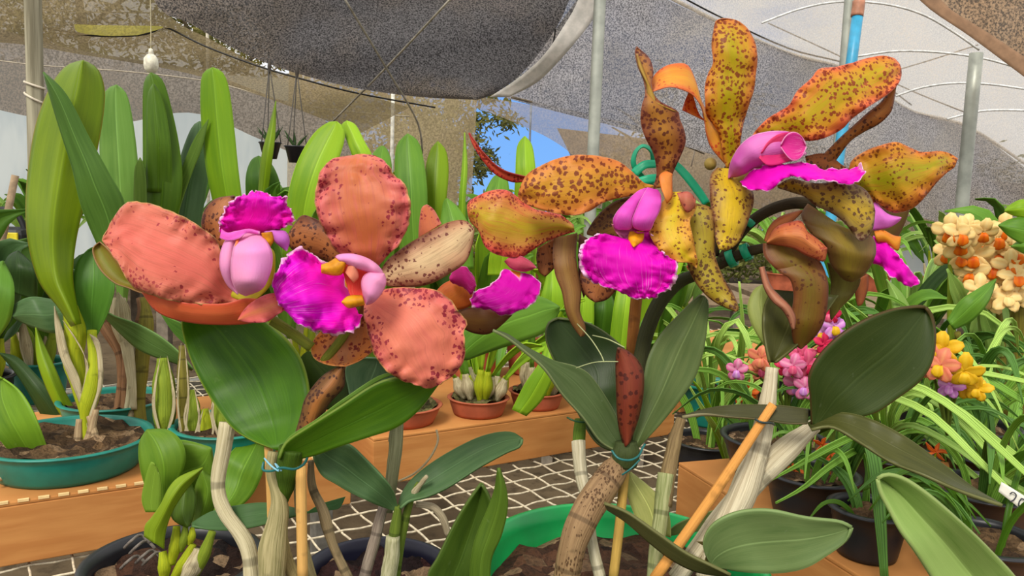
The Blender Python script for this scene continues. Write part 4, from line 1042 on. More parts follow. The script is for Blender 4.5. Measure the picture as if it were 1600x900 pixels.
S('side_lobe', [(796, 402), (812, 400), (828, 408), (838, 418)], [(788, 408), (800, 420), (820, 424), (838, 418)], [.552, .546, .548], lipm((206, 84, 110), (230, 140, 150), (1, 1, 1), 0, .7, .4, (170, 60, 80)), f, cup=.005, n=18, m=8)
S('lip', [(786, 420), (776, 436), (760, 449), (742, 455), (736, 468), (738, 480)], [(824, 428), (838, 436), (846, 448), (841, 462), (832, 476), (816, 484), (798, 491), (782, 492), (768, 484), (752, 482), (738, 480)],
  [.552, .540, .534, .536], lipm((232, 6, 190), (250, 160, 236), (240, 130, 40), .14, .4, .9, (206, 0, 166)), f, cup=[.0, .008, .006], ruf=.005, rs=.09, n=38, m=20, seed=33, jag=3.5, js=.14)
S('side_lobe', [(702, 434), (712, 421), (726, 416), (740, 432), (744, 446)], [(704, 440), (716, 446), (728, 452), (736, 460), (744, 446)], [.55, .540, .546], lipm((206, 30, 130), (240, 120, 200), (1, 1, 1), 0, .8, .5, (170, 20, 110)), f, cup=.006, ruf=.003, n=20, m=10, jag=2)
S('sepal', [(676, 462), (690, 446), (704, 438)], [(690, 482), (718, 484), (740, 474), (738, 456)], [.556, .558, .56], petalm((206, 104, 34), (214, 120, 40), (190, 84, 40), (150, 60, 30), dens=.15), f, cup=.004, n=18, m=8)
S('sepal', [(716, 484), (745, 480), (772, 486), (800, 492)], [(722, 512), (742, 521), (768, 520), (800, 492)], [.560, .556, .56], petalm((112, 74, 36), (120, 84, 36), (104, 56, 36), (80, 40, 30), dens=.3), f, cup=.004, n=18, m=8)
# ---- stems, ribbon, stakes
tube('flower_stem', [(975, 715, .525), (987, 650, .535), (998, 580, .545), (1010, 520, .555), (1032, 470, .562), (1062, 440, .568), (1100, 425, .568), (1128, 408, .566)], [14, 13, 12, 11.5, 12, 12, 10, 10], canem((58, 60, 28), (44, 48, 24), 0, .25), pB, n=44, m=14)
brst = canem((170, 110, 48), (140, 84, 36), 0, .3)
tube('bamboo_stake', [(986, 560, .572), (994, 470, .576), (1004, 400, .58)], 9, brst, pB, n=10, m=12)
gt = plain((24, 158, 116), .45, .4)
for (x, y, rr) in ((1143, 404, .5625), (1166, 394, .5575)):
    c0 = P(x, y, rr)
    ax = (P(1125, 412, .566)-P(1170, 393, .556)).normalized(); e1 = ax.orthogonal().normalized(); e2 = ax.cross(e1)
    r_ = 12.5*.56/FPX
    V = []; F = []
    for i in range(31):
        a = 2*PI*i/30*1.0
        for w in (-1, 1):
            V.append(c0+(e1*math.cos(a)+e2*math.sin(a))*r_*(1.0+.02*w)+ax*w*6*.56/FPX)
    for i in range(30): F.append((2*i, 2*i+1, 2*i+3, 2*i+2))
    solid(link('green_tie', mkmesh('green_tie', V, F, None, gt, GPC), pB), .0012)
tube('green_tie', [(1176, 352, .552), (1168, 346, .552), (1160, 352, .556)], 6, gt, pB, n=10)
blade('green_ribbon', [(1018, 290, .58), (992, 262, .574), (992, 240, .572), (1004, 228, .572), (1018, 236, .574), (1022, 256, .58)], [12, 9, 9, 8, 9, 11], gt, pB, twist=[.9, .5, 1.0, .6], fold=0, n=30, m=3, th=.0008)
blade('green_ribbon', [(990, 272, .572), (1006, 258, .570), (1024, 256, .572), (1050, 255, .574), (1070, 272, .574), (1092, 300, .574), (1104, 318, .574)], [14, 13, 12, 12, 13, 13, 12], gt, pB, twist=.3, fold=0, n=32, m=3, th=.0008)
blade('green_ribbon', [(996, 284, .568), (1014, 280, .566), (1036, 278, .57)], [12, 14, 14], gt, pB, twist=.2, fold=0, n=12, m=3, th=.0008)
# ---- leaves
dk = leafm((70, 88, 48), (58, 78, 38), .15, gloss=.4, edge=(150, 150, 96))
S('leaf', [(988, 704), (992, 650), (1004, 600), (1012, 560), (1030, 525), (1060, 492), (1092, 462), (1100, 464)], [(992, 704), (1030, 665), (1062, 626), (1086, 590), (1100, 545), (1106, 500), (1107, 474), (1100, 464)],
  [.52, .525, .532, .545], leafm((98, 114, 64), (80, 100, 52), .35, gloss=.4, edge=(110, 120, 80)), pB, cup=[-.002, -.006, -.006], fold=.004, n=36, m=14, th=.0018)
S('leaf', [(962, 706), (930, 690), (900, 640), (868, 570), (853, 532), (856, 506), (872, 497)], [(975, 704), (984, 660), (974, 600), (985, 560), (960, 530), (920, 505), (872, 497)],
  [.545, .56, .572, .575], leafm((56, 76, 38), (46, 68, 30), .15, gloss=.38, edge=(130, 140, 90)), pB, cup=-.006, n=32, m=12, th=.0018)
S('leaf', [(966, 706), (938, 690), (910, 652), (878, 616), (850, 576), (818, 548), (792, 528), (770, 516)], [(974, 700), (972, 676), (958, 640), (926, 590), (902, 573), (862, 562), (822, 543), (794, 524), (770, 516)],
  [.522, .518, .514, .510], leafm((92, 110, 66), (76, 96, 52), .2, gloss=.42, edge=(150, 160, 110)), pB, cup=[-.002, -.006, .002], tilt=.012, n=36, m=10, th=.0018)
S('flower_sheath', [(976, 700), (966, 660), (963, 600), (963, 560), (966, 543)], [(984, 690), (998, 650), (1005, 610), (1003, 575), (985, 552), (966, 543)], [.512, .507, .510], petalm((122, 50, 34), (132, 58, 36), (96, 52, 28), (70, 26, 22), dens=.75, size=1.6, vein=.4), pB, cup=.007, n=30, m=12, th=.0012)
tube('pseudobulb', [(884, 905, .50), (896, 850, .50), (916, 800, .505), (942, 760, .512), (966, 725, .518), (970, 700, .52)], [20, 20, 23, 24, 22, 12], canem((158, 128, 92), (122, 94, 66), 3, .4, spots=.9), pB, n=36, m=20, lump=.08)
tube('pseudobulb', [(975, 722, .518), (978, 708, .516), (978, 690, .516)], [21, 22, 17], canem((66, 78, 40), (56, 66, 34), 0, .3), pB, n=10, m=16)
tube('wire_tie', [(956, 704, .498), (966, 716, .494), (984, 719, .494), (998, 712, .498), (1004, 700, .505), (1008, 694, .507)], 1.8, teal, pB, n=26, m=8)
tube('wire_tie', [(972, 742, .496), (986, 732, .494), (1000, 718, .497)], 1.4, teal, pB, n=14, m=8)
tube('bamboo_stake', [(958, 905, .506), (968, 820, .515), (976, 740, .525)], 7.5, canem((196, 160, 80), (170, 136, 66), 0, .3), pB, n=10, m=12)
cream = canem((214, 206, 178), (166, 156, 124), 3, .5)
papery = canem((226, 216, 186), (180, 166, 136), 2, .6)
tube('pseudobulb', [(938, 905, .51), (926, 850, .515), (918, 790, .52), (908, 740, .53), (904, 690, .54)], [9, 8, 8, 10, 12], cream, pB, n=30, m=14, lump=.15)
tube('pseudobulb', [(904, 700, .54), (905, 680, .54), (907, 655, .54)], [10, 10, 9], canem((96, 124, 40), (74, 104, 34), 0, .4), pB, n=10, m=12)
tube('wire_tie', [(886, 652, .528), (896, 657, .526), (912, 660, .526), (930, 656, .53)], 1.5, plain((28, 76, 40), .4), pB, n=16, m=8)
tube('pseudobulb', [(1020, 905, .50), (1028, 840, .505), (1036, 775, .512), (1040, 740, .516)], [10, 11, 12, 13], canem((176, 178, 130), (122, 132, 76), 2, .6), pB, n=26, m=14, lump=.12)
tube('pseudobulb', [(1036, 790, .512), (1044, 740, .518), (1054, 690, .524), (1064, 655, .53)], [13, 12, 11, 8], canem((150, 128, 88), (112, 92, 62), 0, .6), pB, n=24, m=14, lump=.12)
S('leaf', [(1000, 825), (982, 780), (976, 750), (985, 738)], [(1048, 840), (1044, 800), (1020, 766), (985, 738)], [.53, .535], leafm((184, 188, 112), (166, 174, 98), .6), pB, fold=.003, n=20, m=8, th=.0014)
S('leaf', [(944, 786), (980, 800), (1024, 830), (1070, 862), (1110, 882), (1142, 898)], [(950, 796), (980, 816), (1016, 848), (1050, 874), (1090, 893), (1142, 900)], [.485, .475, .465], leafm((92, 92, 52), (80, 82, 46), .2, gloss=.4), pB, tilt=.01, n=30, m=8, th=.0018)
for q in ([(902, 506, .54), (922, 528, .52), (938, 552, .51), (944, 566, .505)], [(926, 524, .54), (950, 530, .52), (976, 543, .51)], [(900, 575, .51), (930, 566, .505), (966, 565, .505)]):
    tube('dry_fibre', q, .9, canem((196, 204, 150), (150, 160, 110), 0, .4), pB, n=14, m=5)
# right half: papery canes, big round leaf
tube('pseudobulb', [(1100, 905, .50), (1132, 830, .505), (1160, 770, .51), (1184, 700, .515), (1198, 640, .52), (1206, 575, .525)], [14, 20, 21, 18, 14, 10], papery, pB, n=40, m=16, lump=.14)
tube('pseudobulb', [(1056, 905, .508), (1096, 850, .51), (1130, 806, .513), (1180, 750, .518), (1232, 700, .524), (1272, 665, .53)], [14, 14, 17, 18, 19, 12], papery, pB, n=40, m=16, lump=.16)
tube('pseudobulb', [(1150, 800, .535), (1175, 720, .54), (1190, 660, .545)], [5, 6, 4], canem((130, 118, 90), (100, 90, 60), 0, .5), pB, n=14, m=8)
tube('bamboo_stake', [(1022, 905, .488), (1110, 780, .495), (1208, 632, .50)], [8.5, 8, 7], canem((232, 164, 84), (214, 146, 72), 0, .25), pB, n=10, m=12)
tube('wire_tie', [(1180, 655, .498), (1190, 660, .495), (1204, 661, .498), (1210, 664, .505)], 1.8, plain((40, 56, 56), .4), pB, n=14, m=8)
S('leaf', [(1268, 664), (1266, 620), (1264, 588), (1280, 556), (1312, 524), (1350, 500), (1392, 484), (1430, 479), (1446, 480)], [(1276, 668), (1320, 656), (1366, 646), (1404, 622), (1440, 594), (1458, 562), (1462, 524), (1456, 494), (1446, 480)],
  [.50, .49, .485, .488], leafm((64, 78, 34), (54, 70, 28), .12, gloss=.42, edge=(96, 66, 40)), pB, cup=[-.001, -.008, -.008], n=40, m=18, th=.0022, wav=.004, rs=.02)
S('leaf', [(1202, 566), (1196, 540), (1192, 510), (1194, 480), (1206, 452)], [(1212, 566), (1236, 548), (1262, 524), (1290, 490), (1310, 462)], [.525, .532, .545], leafm((84, 84, 42), (72, 74, 34), .2, gloss=.4), pB, cup=-.008, n=26, m=12, th=.0018)
S('leaf', [(1198, 545), (1176, 510), (1168, 480), (1178, 454), (1192, 446)], [(1204, 520), (1210, 490), (1206, 460), (1192, 446)], [.54, .55], leafm((166, 176, 98), (150, 162, 84), .2), pB, cup=.004, n=20, m=8, th=.0016)
S('leaf', [(1262, 662), (1230, 662), (1190, 656), (1140, 652), (1100, 648), (1066, 652)], [(1262, 640), (1220, 634), (1180, 633), (1140, 634), (1100, 641), (1066, 652)], [.50, .505, .515], leafm((76, 76, 44), (66, 66, 38), .1, edge=(170, 160, 120)), pB, tilt=.006, n=26, m=8, th=.0022)
S('leaf', [(1268, 672), (1300, 668), (1340, 690), (1390, 722), (1440, 742), (1500, 768), (1566, 790)], [(1262, 662), (1310, 645), (1360, 655), (1410, 680), (1460, 715), (1520, 762), (1566, 790)],
  [.50, .485, .47, .46, .455], leafm((82, 84, 40), (70, 74, 34), .25, gloss=.38, edge=(140, 140, 90)), pB, cup=[-.002, -.004], tilt=.012, n=36, m=10, th=.002)
S('leaf', [(1108, 880), (1098, 850), (1112, 820), (1150, 800), (1200, 796), (1260, 808), (1310, 814), (1331, 824)], [(1112, 884), (1160, 893), (1210, 896), (1258, 888), (1296, 866), (1322, 846), (1331, 824)],
  [.475, .465, .455, .452], leafm((112, 134, 80), (92, 118, 66), .45, gloss=.45), pB, cup=[-.001, -.006, -.004], n=34, m=14, th=.002)
S('leaf', [(1100, 880), (1106, 850), (1088, 846)], [(1112, 884), (1110, 862), (1088, 846)], [.478, .478], leafm((90, 80, 40), (80, 70, 36), .1), pB, n=10, m=5)
S('leaf', [(1042, 832), (1062, 816), (1100, 802), (1140, 790)], [(1042, 838), (1064, 834), (1100, 826), (1140, 790)], [.54, .545], leafm((98, 112, 60), (84, 98, 50), .2), pB, th=.0014, n=16)
pot(pB, GPC, .098, .078, .115, plain((16, 168, 86), .35, .5, 0., .06), rim=.007, sub=bark((104, 70, 50), (46, 30, 22)), fill=.80)
# ================================================================ the bench behind and around
ZT = ZB+.006+BXH+.001
tealp = plain((18, 122, 108), .4, .5, 0., .08)
terra = plain((170, 92, 66), .7, .2, 0., .1)
brk = bark(); brk2 = bark((112, 86, 58), (58, 42, 28))
lg = leafm((104, 140, 22), (80, 122, 20), .3, .35, gloss=.4)
G = {'olive': leafm((112, 140, 16), (96, 126, 14), .3, .4, gloss=.4, edge=(160, 140, 50)),
     'mid': leafm((102, 146, 46), (80, 126, 36), .4, .2),
     'deep': leafm((70, 108, 22), (54, 92, 20), .2, .25),
     'blue': leafm((88, 120, 74), (70, 102, 58), .3),
     'lime': leafm((142, 178, 36), (116, 160, 32), .4, .3),
     'pale': leafm((150, 182, 92), (124, 162, 72), .5),
     'dark': leafm((52, 78, 34), (40, 64, 28), .2),
     'grass': leafm((104, 146, 50), (84, 128, 40), .2, stripe=.5),
     'grass2': leafm((142, 174, 78), (110, 150, 56), .2, stripe=.6),
     'grass3': leafm((70, 110, 40), (56, 92, 34), .2, stripe=.4)}
ygb = canem((172, 180, 30), (126, 148, 26), 0, .3)
ygb2 = canem((132, 150, 40), (100, 124, 30), 0, .3)
paper = canem((206, 194, 158), (160, 144, 110), 0, .6)
brownc = canem((150, 110, 76), (104, 72, 50), 4, .5)
olc = canem((128, 120, 44), (98, 88, 34), 5, .4)

# ---------------- where every pot stands: keep the pots apart and each one wholly on or off a tray
def ppos(x, d, z):
    q = P(x, 500, d); return Vector((q.x, q.y, z))
PL = [
 # x, depth, z, kind, height, n, spread, leaf width, materials, pot r, pot colour, label
 (-150, 1.05, ZT, 'c', .36, 9, .12, .045, ('deep', 'mid'), .05, 'b', 'dark leaved orchid at the very left end of the tray'),
 (-40, 1.18, ZT+.0, 'c', .28, 10, .12, .05, ('dark', 'blue', 'deep'), .05, 'b', 'low bushy orchid with round dark leaves behind the left pot'),
 (60, 1.30, ZB, 'c', .31, 10, .10, .045, ('mid', 'dark'), .045, 't', 'orchid with dull green arching leaves under the tall olive leaf'),
 (395, 1.34, ZB, 'c', .40, 10, .07, .042, ('deep', 'mid'), .048, 't', 'orchid with slim upright leaves behind the magenta crest'),
 (470, 1.25, ZB, 'c', .43, 7, .08, .05, ('mid', 'lime'), .045, 'o', 'orchid with pale upright leaves behind the upper salmon petal'),
 (565, 1.38, ZB, 'c', .42, 10, .06, .045, ('lime', 'mid'), .045, 'o', 'bright leaved orchid between the two flowering plants'),
 (690, 1.45, ZB, 'c', .40, 10, .08, .04, ('mid', 'olive', 'deep'), .045, 'o', 'green orchid behind the thin red sepal'),
 (745, 1.30, ZB, 'c', .34, 10, .08, .045, ('mid', 'lime', 'deep'), .045, 'o', 'orchid with crowded upright leaves behind the yellow striped petal'),
 (830, 1.36, ZB, 'c', .37, 10, .08, .046, ('lime', 'mid'), .045, 'o', 'orchid with glossy lime leaves under the central flower'),
 (905, 1.24, ZB, 'c', .31, 10, .07, .045, ('lime', 'mid', 'deep'), .045, 'o', 'sunlit orchid standing behind the brown bamboo stake'),
 (985, 1.36, ZB, 'c', .30, 10, .08, .045, ('lime', 'deep'), .045, 'o', 'orchid with shaded leaves behind the dark flower stem'),
 (1060, 1.50, ZB, 'c', .30, 9, .09, .035, ('mid', 'pale'), .045, 'b', 'pale leaved orchid behind the green ties'),
 (1120, 1.30, ZB, 'g', .27, 12, 0, .009, ('grass', 'grass2'), .05, 't', 'grassy orchid in a teal pot right of the tall olive leaf'),
 (1205, 1.45, ZB, 'g', .26, 12, 0, .009, ('grass', 'grass3'), .05, 'b', 'grassy orchid far back below the brown hanging sepals'),
 (1150, 1.02, TZ, 'g', .24, 6, 0, .010, ('grass', 'grass2'), .05, 'b', 'young orchid with few yellow green straps behind the leaning bamboo stake'),
 (1300, 1.18, ZB, 'g', .26, 14, 0, .009, ('grass', 'grass2', 'grass3'), .05, 'b', 'dense grassy orchid behind the big round leaf'),
 (1285, .80, TZ, 'g', .20, 8, 0, .010, ('grass3', 'grass'), .055, 'b', 'orchid with dark straps in the black pot below the big round leaf'),
 (1375, .98, ZB, 'g', .25, 12, 0, .009, ('grass', 'grass3', 'grass2'), .05, 'b', 'grassy orchid between the round leaf and the yellow flower'),
 (1470, 1.22, ZB, 'g', .25, 14, 0, .009, ('grass', 'grass3'), .05, 'b', 'grassy orchid behind the yellow and pink flower'),
 (1490, .95, ZB, 'g', .24, 12, 0, .010, ('grass2', 'grass', 'grass3'), .055, 'b', 'orchid with cascading pale green straps near the right edge'),
 (1590, 1.02, ZB, 'g', .27, 14, 0, .010, ('grass', 'grass3'), .055, 'b', 'grassy orchid cut by the right edge of the view'),
 (1236, .92, TZ, 'g', .20, 12, 0, .008, ('grass3', 'deep'), .046, 'b', 'small strappy orchid in a black pot behind the papery forked canes'),
 (1362, .78, TZ, 'g', .13, 14, 0, .006, ('grass3', 'grass'), .044, 'b', 'strappy orchid in the black pot just behind the pale keeled leaf tip'),
 (1470, .74, TZ, 'g', .14, 16, 0, .007, ('grass3', 'deep', 'grass'), .046, 'b', 'dark strappy orchid under the long olive leaf'),
 (1570, .80, TZ, 'g', .15, 16, 0, .007, ('grass3', 'grass'), .048, 'b', 'strappy orchid below the white name tag'),
 (1430, .90, TZ, 'g', .16, 16, 0, .007, ('grass3', 'grass2'), .046, 'b', 'strappy orchid in shade below the cascading straps'),
 (1420, 1.62, ZB, 'c', .34, 12, .12, .04, ('mid', 'deep', 'pale'), .05, 'b', 'broad leaved orchid under the lowest magenta lip'),
 (1340, 1.60, ZB, 'c', .32, 10, .12, .035, ('mid', 'dark', 'deep'), .05, 'b', 'dark leaved orchid behind the hanging olive sepals'),
 (1545, 1.50, ZB, 'c', .33, 12, .12, .04, ('mid', 'dark', 'pale'), .05, 'b', 'dark leaved orchid standing below the yellow flower spray'),
 (1650, 1.30, ZB, 'c', .42, 12, .12, .05, ('deep', 'mid'), .05, 'b', 'broad leaved orchid beyond the bamboo like cane'),
 (1356, .655, TZ, 'g', .09, 9, 0, .005, ('grass3', 'deep'), .031, 'b', 'small black pot of short shaded leaves between the two pale foreground leaves'),
 (1450, .62, TZ, 'g', .10, 9, 0, .005, ('grass3', 'deep'), .040, 'b', 'black pot partly hidden behind the pale keeled leaf'),
 (1225, .74, TZ, 'g', .14, 7, 0, .006, ('grass3', 'grass'), .042, 'b', 'black pot of short straps just right of the leaning papery canes'),
]

SPOT = {}
def plan(key, v, r, fixed=False): SPOT[key] = [v.x, v.y, r*1.08+.004, fixed, 0]
plan('front', Vector((-.135, .425, 0)), .052, True); plan('golden', Vector((.082, .515, 0)), .098, True)
plan('wide teal', onz(112, 752, ZT), .080); plan('teal b', onz(150, 650, ZT+.03), .062); plan('teal c', onz(300, 690, ZT+.03), .062)
for k, q in enumerate(PL): plan(k, ppos(q[0], q[1], 0), q[9])
TP = [(642, 664, .053, 'moss grown terracotta pot of dead roots at the left end of the middle tray'), (757, 648, .042, 'terracotta pot with a small leafy seedling on the middle tray'), (848, 636, .040, 'terracotta pot with dry canes under the left dark leaf')]
for k, (x, y, r_, lab) in enumerate(TP): plan('terra%d' % k, onz(x, y+2, ZT), r_)
plan('small', onz(272, 872, ZB+.088), .062, True); plan('two', onz(592, 890, ZB+.088), .052, True)
plan('dark', ppos(742, .45, 0), .034); plan('pale', ppos(1545, .42, 0), .05); plan('yellow', ppos(1545, 1.22, 0), .05)
for key in ('wide teal', 'terra0', 'terra1', 'terra2'):   # these stand on their tray
    a = SPOT[key]; (cx, cy, hx, hy, rz, zt) = min(TRAYS, key=lambda q: math.hypot(q[0]-a[0], q[1]-a[1])) if key == 'wide teal' else TRAYS[1]
    if key == 'wide teal': (cx, cy, hx, hy, rz, zt) = TRAYS[0]
    lx = (a[0]-cx)*math.cos(rz)+(a[1]-cy)*math.sin(rz); ly = -(a[0]-cx)*math.sin(rz)+(a[1]-cy)*math.cos(rz)
    lx = max(-hx+a[2], min(hx-a[2], lx)); ly = max(-hy+a[2]*.93, min(hy-a[2], ly))
    a[0] = cx+lx*math.cos(rz)-ly*math.sin(rz); a[1] = cy+lx*math.sin(rz)+ly*math.cos(rz); a[3] = True
for it in range(500):
    ks = list(SPOT.values())
    for i_ in range(len(ks)):
        for j_ in range(i_+1, len(ks)):
            a, b = ks[i_], ks[j_]; dx, dy = b[0]-a[0], b[1]-a[1]; dd_ = math.hypot(dx, dy)+1e-9; ov = a[2]+b[2]-dd_
            if ov > 0:
                wa = 0 if a[3] else (1 if b[3] else .5); wb_ = 0 if b[3] else (1 if a[3] else .5)
                a[0] -= dx/dd_*ov*wa; a[1] -= dy/dd_*ov*wa; b[0] += dx/dd_*ov*wb_; b[1] += dy/dd_*ov*wb_
    for a in ks:
        a[4] = 0
        for (cx, cy, hx, hy, rz, zt) in TRAYS:
            lx = (a[0]-cx)*math.cos(rz)+(a[1]-cy)*math.sin(rz); ly = -(a[0]-cx)*math.sin(rz)+(a[1]-cy)*math.cos(rz); r_ = a[2]*.92
            if abs(lx) < hx and abs(ly) < hy:
                lx = max(-hx+r_, min(hx-r_, lx)); ly = max(-hy+r_, min(hy-r_, ly)); a[4] = zt+.001
            elif abs(lx) < hx+r_ and abs(ly) < hy+r_:
                if abs(lx)-hx > abs(ly)-hy: lx = math.copysign(hx+r_+.002, lx)
                else: ly = math.copysign(hy+r_+.002, ly)
            if not a[3]: a[0] = cx+lx*math.cos(rz)-ly*math.sin(rz); a[1] = cy+lx*math.sin(rz)+ly*math.cos(rz)
def spot(key):
    a = SPOT[key]; return Vector((a[0], a[1], a[4] or ZB+.004))

# ---------------- tall orchid in the round teal pot
PC1 = spot('wide teal')
p1 = thing('potted_orchid', 'tall orchid with long glossy upright leaves in the wide teal pot at the left edge', 'orchid', PC1)
pot(p1, PC1, .080, .070, .034, tealp, sub=brk2, fill=.86)
D1 = .86
S('leaf', [(112, 510), (92, 480), (62, 440), (45, 380), (41, 320), (46, 255), (58, 190), (80, 135), (104, 104), (130, 95)], [(126, 506), (118, 470), (113, 430), (118, 380), (130, 325), (142, 280), (154, 225), (162, 175), (163, 138), (152, 108), (130, 95)],
  [D1-.02, D1-.01, D1, D1+.01], leafm((124, 150, 14), (106, 134, 12), .25, 0, gloss=.38, edge=(170, 140, 50)), p1, cup=[0, -.008, -.006, -.004], fold=.028, n=44, m=14, th=.002)
S('leaf', [(170, 420), (130, 330), (113, 262), (100, 222), (84, 170), (68, 113)], [(205, 400), (196, 320), (172, 272), (140, 215), (104, 148), (68, 113)], [.84, .82, .815], leafm((84, 122, 46), (70, 106, 36), .5), p1, fold=.006, n=36, m=10, th=.0018)
S('leaf', [(137, 524), (118, 490), (113, 450), (120, 412), (134, 393), (148, 386)], [(151, 524), (168, 490), (178, 455), (178, 425), (164, 398), (148, 386)], [.86, .855, .87], leafm((84, 132, 44), (66, 112, 34), .3), p1, cup=-.006, n=28, m=10, th=.0018)
tube('pseudobulb', [(140, 690, .845), (132, 640, .85), (124, 600, .852), (114, 560, .855), (118, 520, .857), (110, 480, .857)], [6, 8, 12, 15, 16, 12], ygb, p1, n=30, m=16)
tube('pseudobulb', [(138, 700, .83), (134, 650, .835), (146, 600, .84), (147, 560, .845), (144, 530, .85), (144, 516, .852)], [7, 7, 13, 13, 8, 7], ygb, p1, n=26, m=14)
S('dry_sheath', [(140, 690), (128, 640), (108, 590), (92, 550), (86, 510), (85, 478)], [(148, 690), (136, 640), (124, 590), (110, 560), (98, 515), (85, 478)], [.835, .838, .846], paper, p1, cup=.004, ruf=.003, th=.0006)
S('dry_sheath', [(150, 690), (146, 650), (160, 600), (160, 560), (154, 532), (140, 522)], [(140, 690), (138, 655), (152, 610), (153, 570), (150, 545), (140, 522)], [.828, .832, .842], paper, p1, cup=.003, ruf=.002, th=.0006)
S('dry_sheath', [(134, 690), (128, 620), (134, 580), (128, 545), (98, 500)], [(140, 690), (134, 640), (140, 600), (134, 560), (98, 500)], [.83, .834, .846], paper, p1, ruf=.002, th=.0006)
for k, (a, b) in enumerate((((118, 735), (150, 640)), ((108, 735), (124, 655)), ((150, 730), (140, 650)))):
    tube('root', [(a[0], a[1], .82), ((a[0]+b[0])/2+4, (a[1]+b[1])/2, .825), (b[0], b[1], .83)], [7, 7, 5], canem((190, 166, 128), (140, 112, 82), 2, .5), p1, n=12, m=10, lump=.2)
S('leaf', [(58, 748), (40, 735), (10, 700), (-20, 660), (-30, 620), (-10, 590), (5, 592)], [(68, 745), (74, 710), (66, 680), (50, 640), (30, 610), (5, 592)], [.80, .78, .79], leafm((108, 146, 34), (88, 128, 26), .3, .2), p1, cup=-.008, n=28, m=12, th=.0018)
tube('pseudobulb', [(64, 748, .80), (60, 735, .80), (52, 718, .80)], [9, 9, 8], ygb, p1, n=10, m=12)
tube('root', [(-8, 752, .75), (20, 742, .76), (45, 752, .755), (70, 748, .76)], 3.5, canem((210, 190, 150), (170, 140, 100), 0, .4), p1, n=20, m=8)

# ---------------- second orchid, behind it
c = spot('teal b')
p2 = thing('potted_orchid', 'orchid with brown papery canes in a teal pot behind the wide teal pot', 'orchid', c)
pot(p2, c, .062, .054, .034, tealp, sub=brk2)
S('leaf', [(186, 480), (176, 400), (160, 300), (156, 220), (158, 170), (166, 142), (182, 133)], [(196, 480), (208, 400), (217, 330), (216, 260), (208, 190), (198, 148), (182, 133)], [1.0, .99, 1.0], leafm((110, 150, 64), (90, 132, 48), .5, .25), p2, fold=.008, n=36, m=12, th=.002)
S('leaf', [(214, 440), (210, 370), (209, 300), (211, 262), (219, 246)], [(224, 440), (228, 370), (229, 300), (226, 262), (219, 246)], [.97, .965], leafm((104, 134, 50), (84, 116, 38), .3), p2, n=24, m=8, th=.0018)
S('leaf', [(236, 460), (226, 380), (224, 300), (224, 230), (224, 160), (226, 128), (236, 114)], [(252, 460), (268, 380), (284, 300), (282, 240), (268, 170), (254, 126), (236, 114)], [.99, .98, .985], leafm((88, 124, 20), (72, 108, 18), .2, -.0), p2, fold=.010, n=36, m=12, th=.002)
S('leaf', [(228, 300), (229, 230), (229, 180), (232, 146), (240, 131)], [(268, 300), (268, 240), (262, 190), (252, 150), (240, 131)], [.975, .965, .968], leafm((86, 122, 24), (70, 104, 18), .2), p2, fold=.006, n=24, m=10, th=.0016)
S('leaf', [(300, 579), (275, 568), (240, 557), (212, 543), (185, 518), (168, 500), (142, 476)], [(302, 577), (280, 550), (250, 525), (215, 506), (180, 494), (162, 484), (142, 476)], [.90, .90, .91], leafm((100, 132, 68), (80, 112, 52), .3), p2, tilt=-.01, n=30, m=10, th=.0018)
for k, (x0, x1, x2, mt, r) in enumerate(((188, 205, 182, paper, 9), (205, 212, 196, paper, 8), (226, 222, 228, olc, 11), (196, 200, 222, brownc, 9), (178, 190, 160, brownc, 8))):
    tube('pseudobulb', [(x0-4, 676, .93), (x1-4, 630, .935), (x1, 560, .94), (x2, 500, .945), (x2-4, 466, .95)], [r*.8, r*.8, r, r*1.2, r*.6], mt, p2, n=26, m=12, lump=.15)
S('dry_sheath', [(205, 640), (196, 580), (184, 520), (178, 490), (184, 456)], [(214, 640), (212, 580), (206, 520), (202, 480), (184, 456)], [.925, .93], paper, p2, ruf=.003, th=.0006)
ball('pseudobulb', P(182, 692, .93), .012, .012, .017, canem((170, 134, 116), (130, 96, 84), 0, .4), p2, lump=.1)

# ---------------- third, teal pot behind the front cane
c = spot('teal c')
p3 = thing('potted_orchid', 'orchid with fat yellow green bulbs in the teal pot behind the front cane', 'orchid', c)
pot(p3, c, .062, .054, .034, tealp, sub=brk2)
S('leaf', [(352, 420), (338, 340), (322, 260), (315, 190), (314, 140), (318, 115), (332, 106)], [(385, 420), (380, 330), (372, 260), (366, 200), (358, 140), (348, 114), (332, 106)], [1.02, 1.0, 1.0], leafm((122, 160, 26), (102, 144, 24), .3, .2), p3, fold=.008, n=36, m=12, th=.002)
S('leaf', [(262, 460), (258, 380), (268, 300), (284, 240), (300, 200), (312, 190)], [(300, 460), (310, 380), (322, 300), (330, 240), (326, 200), (312, 190)], [1.04, 1.03, 1.04], leafm((84, 116, 72), (68, 98, 56), .4, .2), p3, fold=.008, n=32, m=12, th=.002)
S('leaf', [(240, 420), (262, 320), (285, 260), (305, 215), (326, 186)], [(262, 420), (280, 330), (300, 270), (316, 230), (326, 186)], [1.0, .99], leafm((100, 130, 48), (80, 112, 36), .3), p3, n=26, m=8, th=.0018)
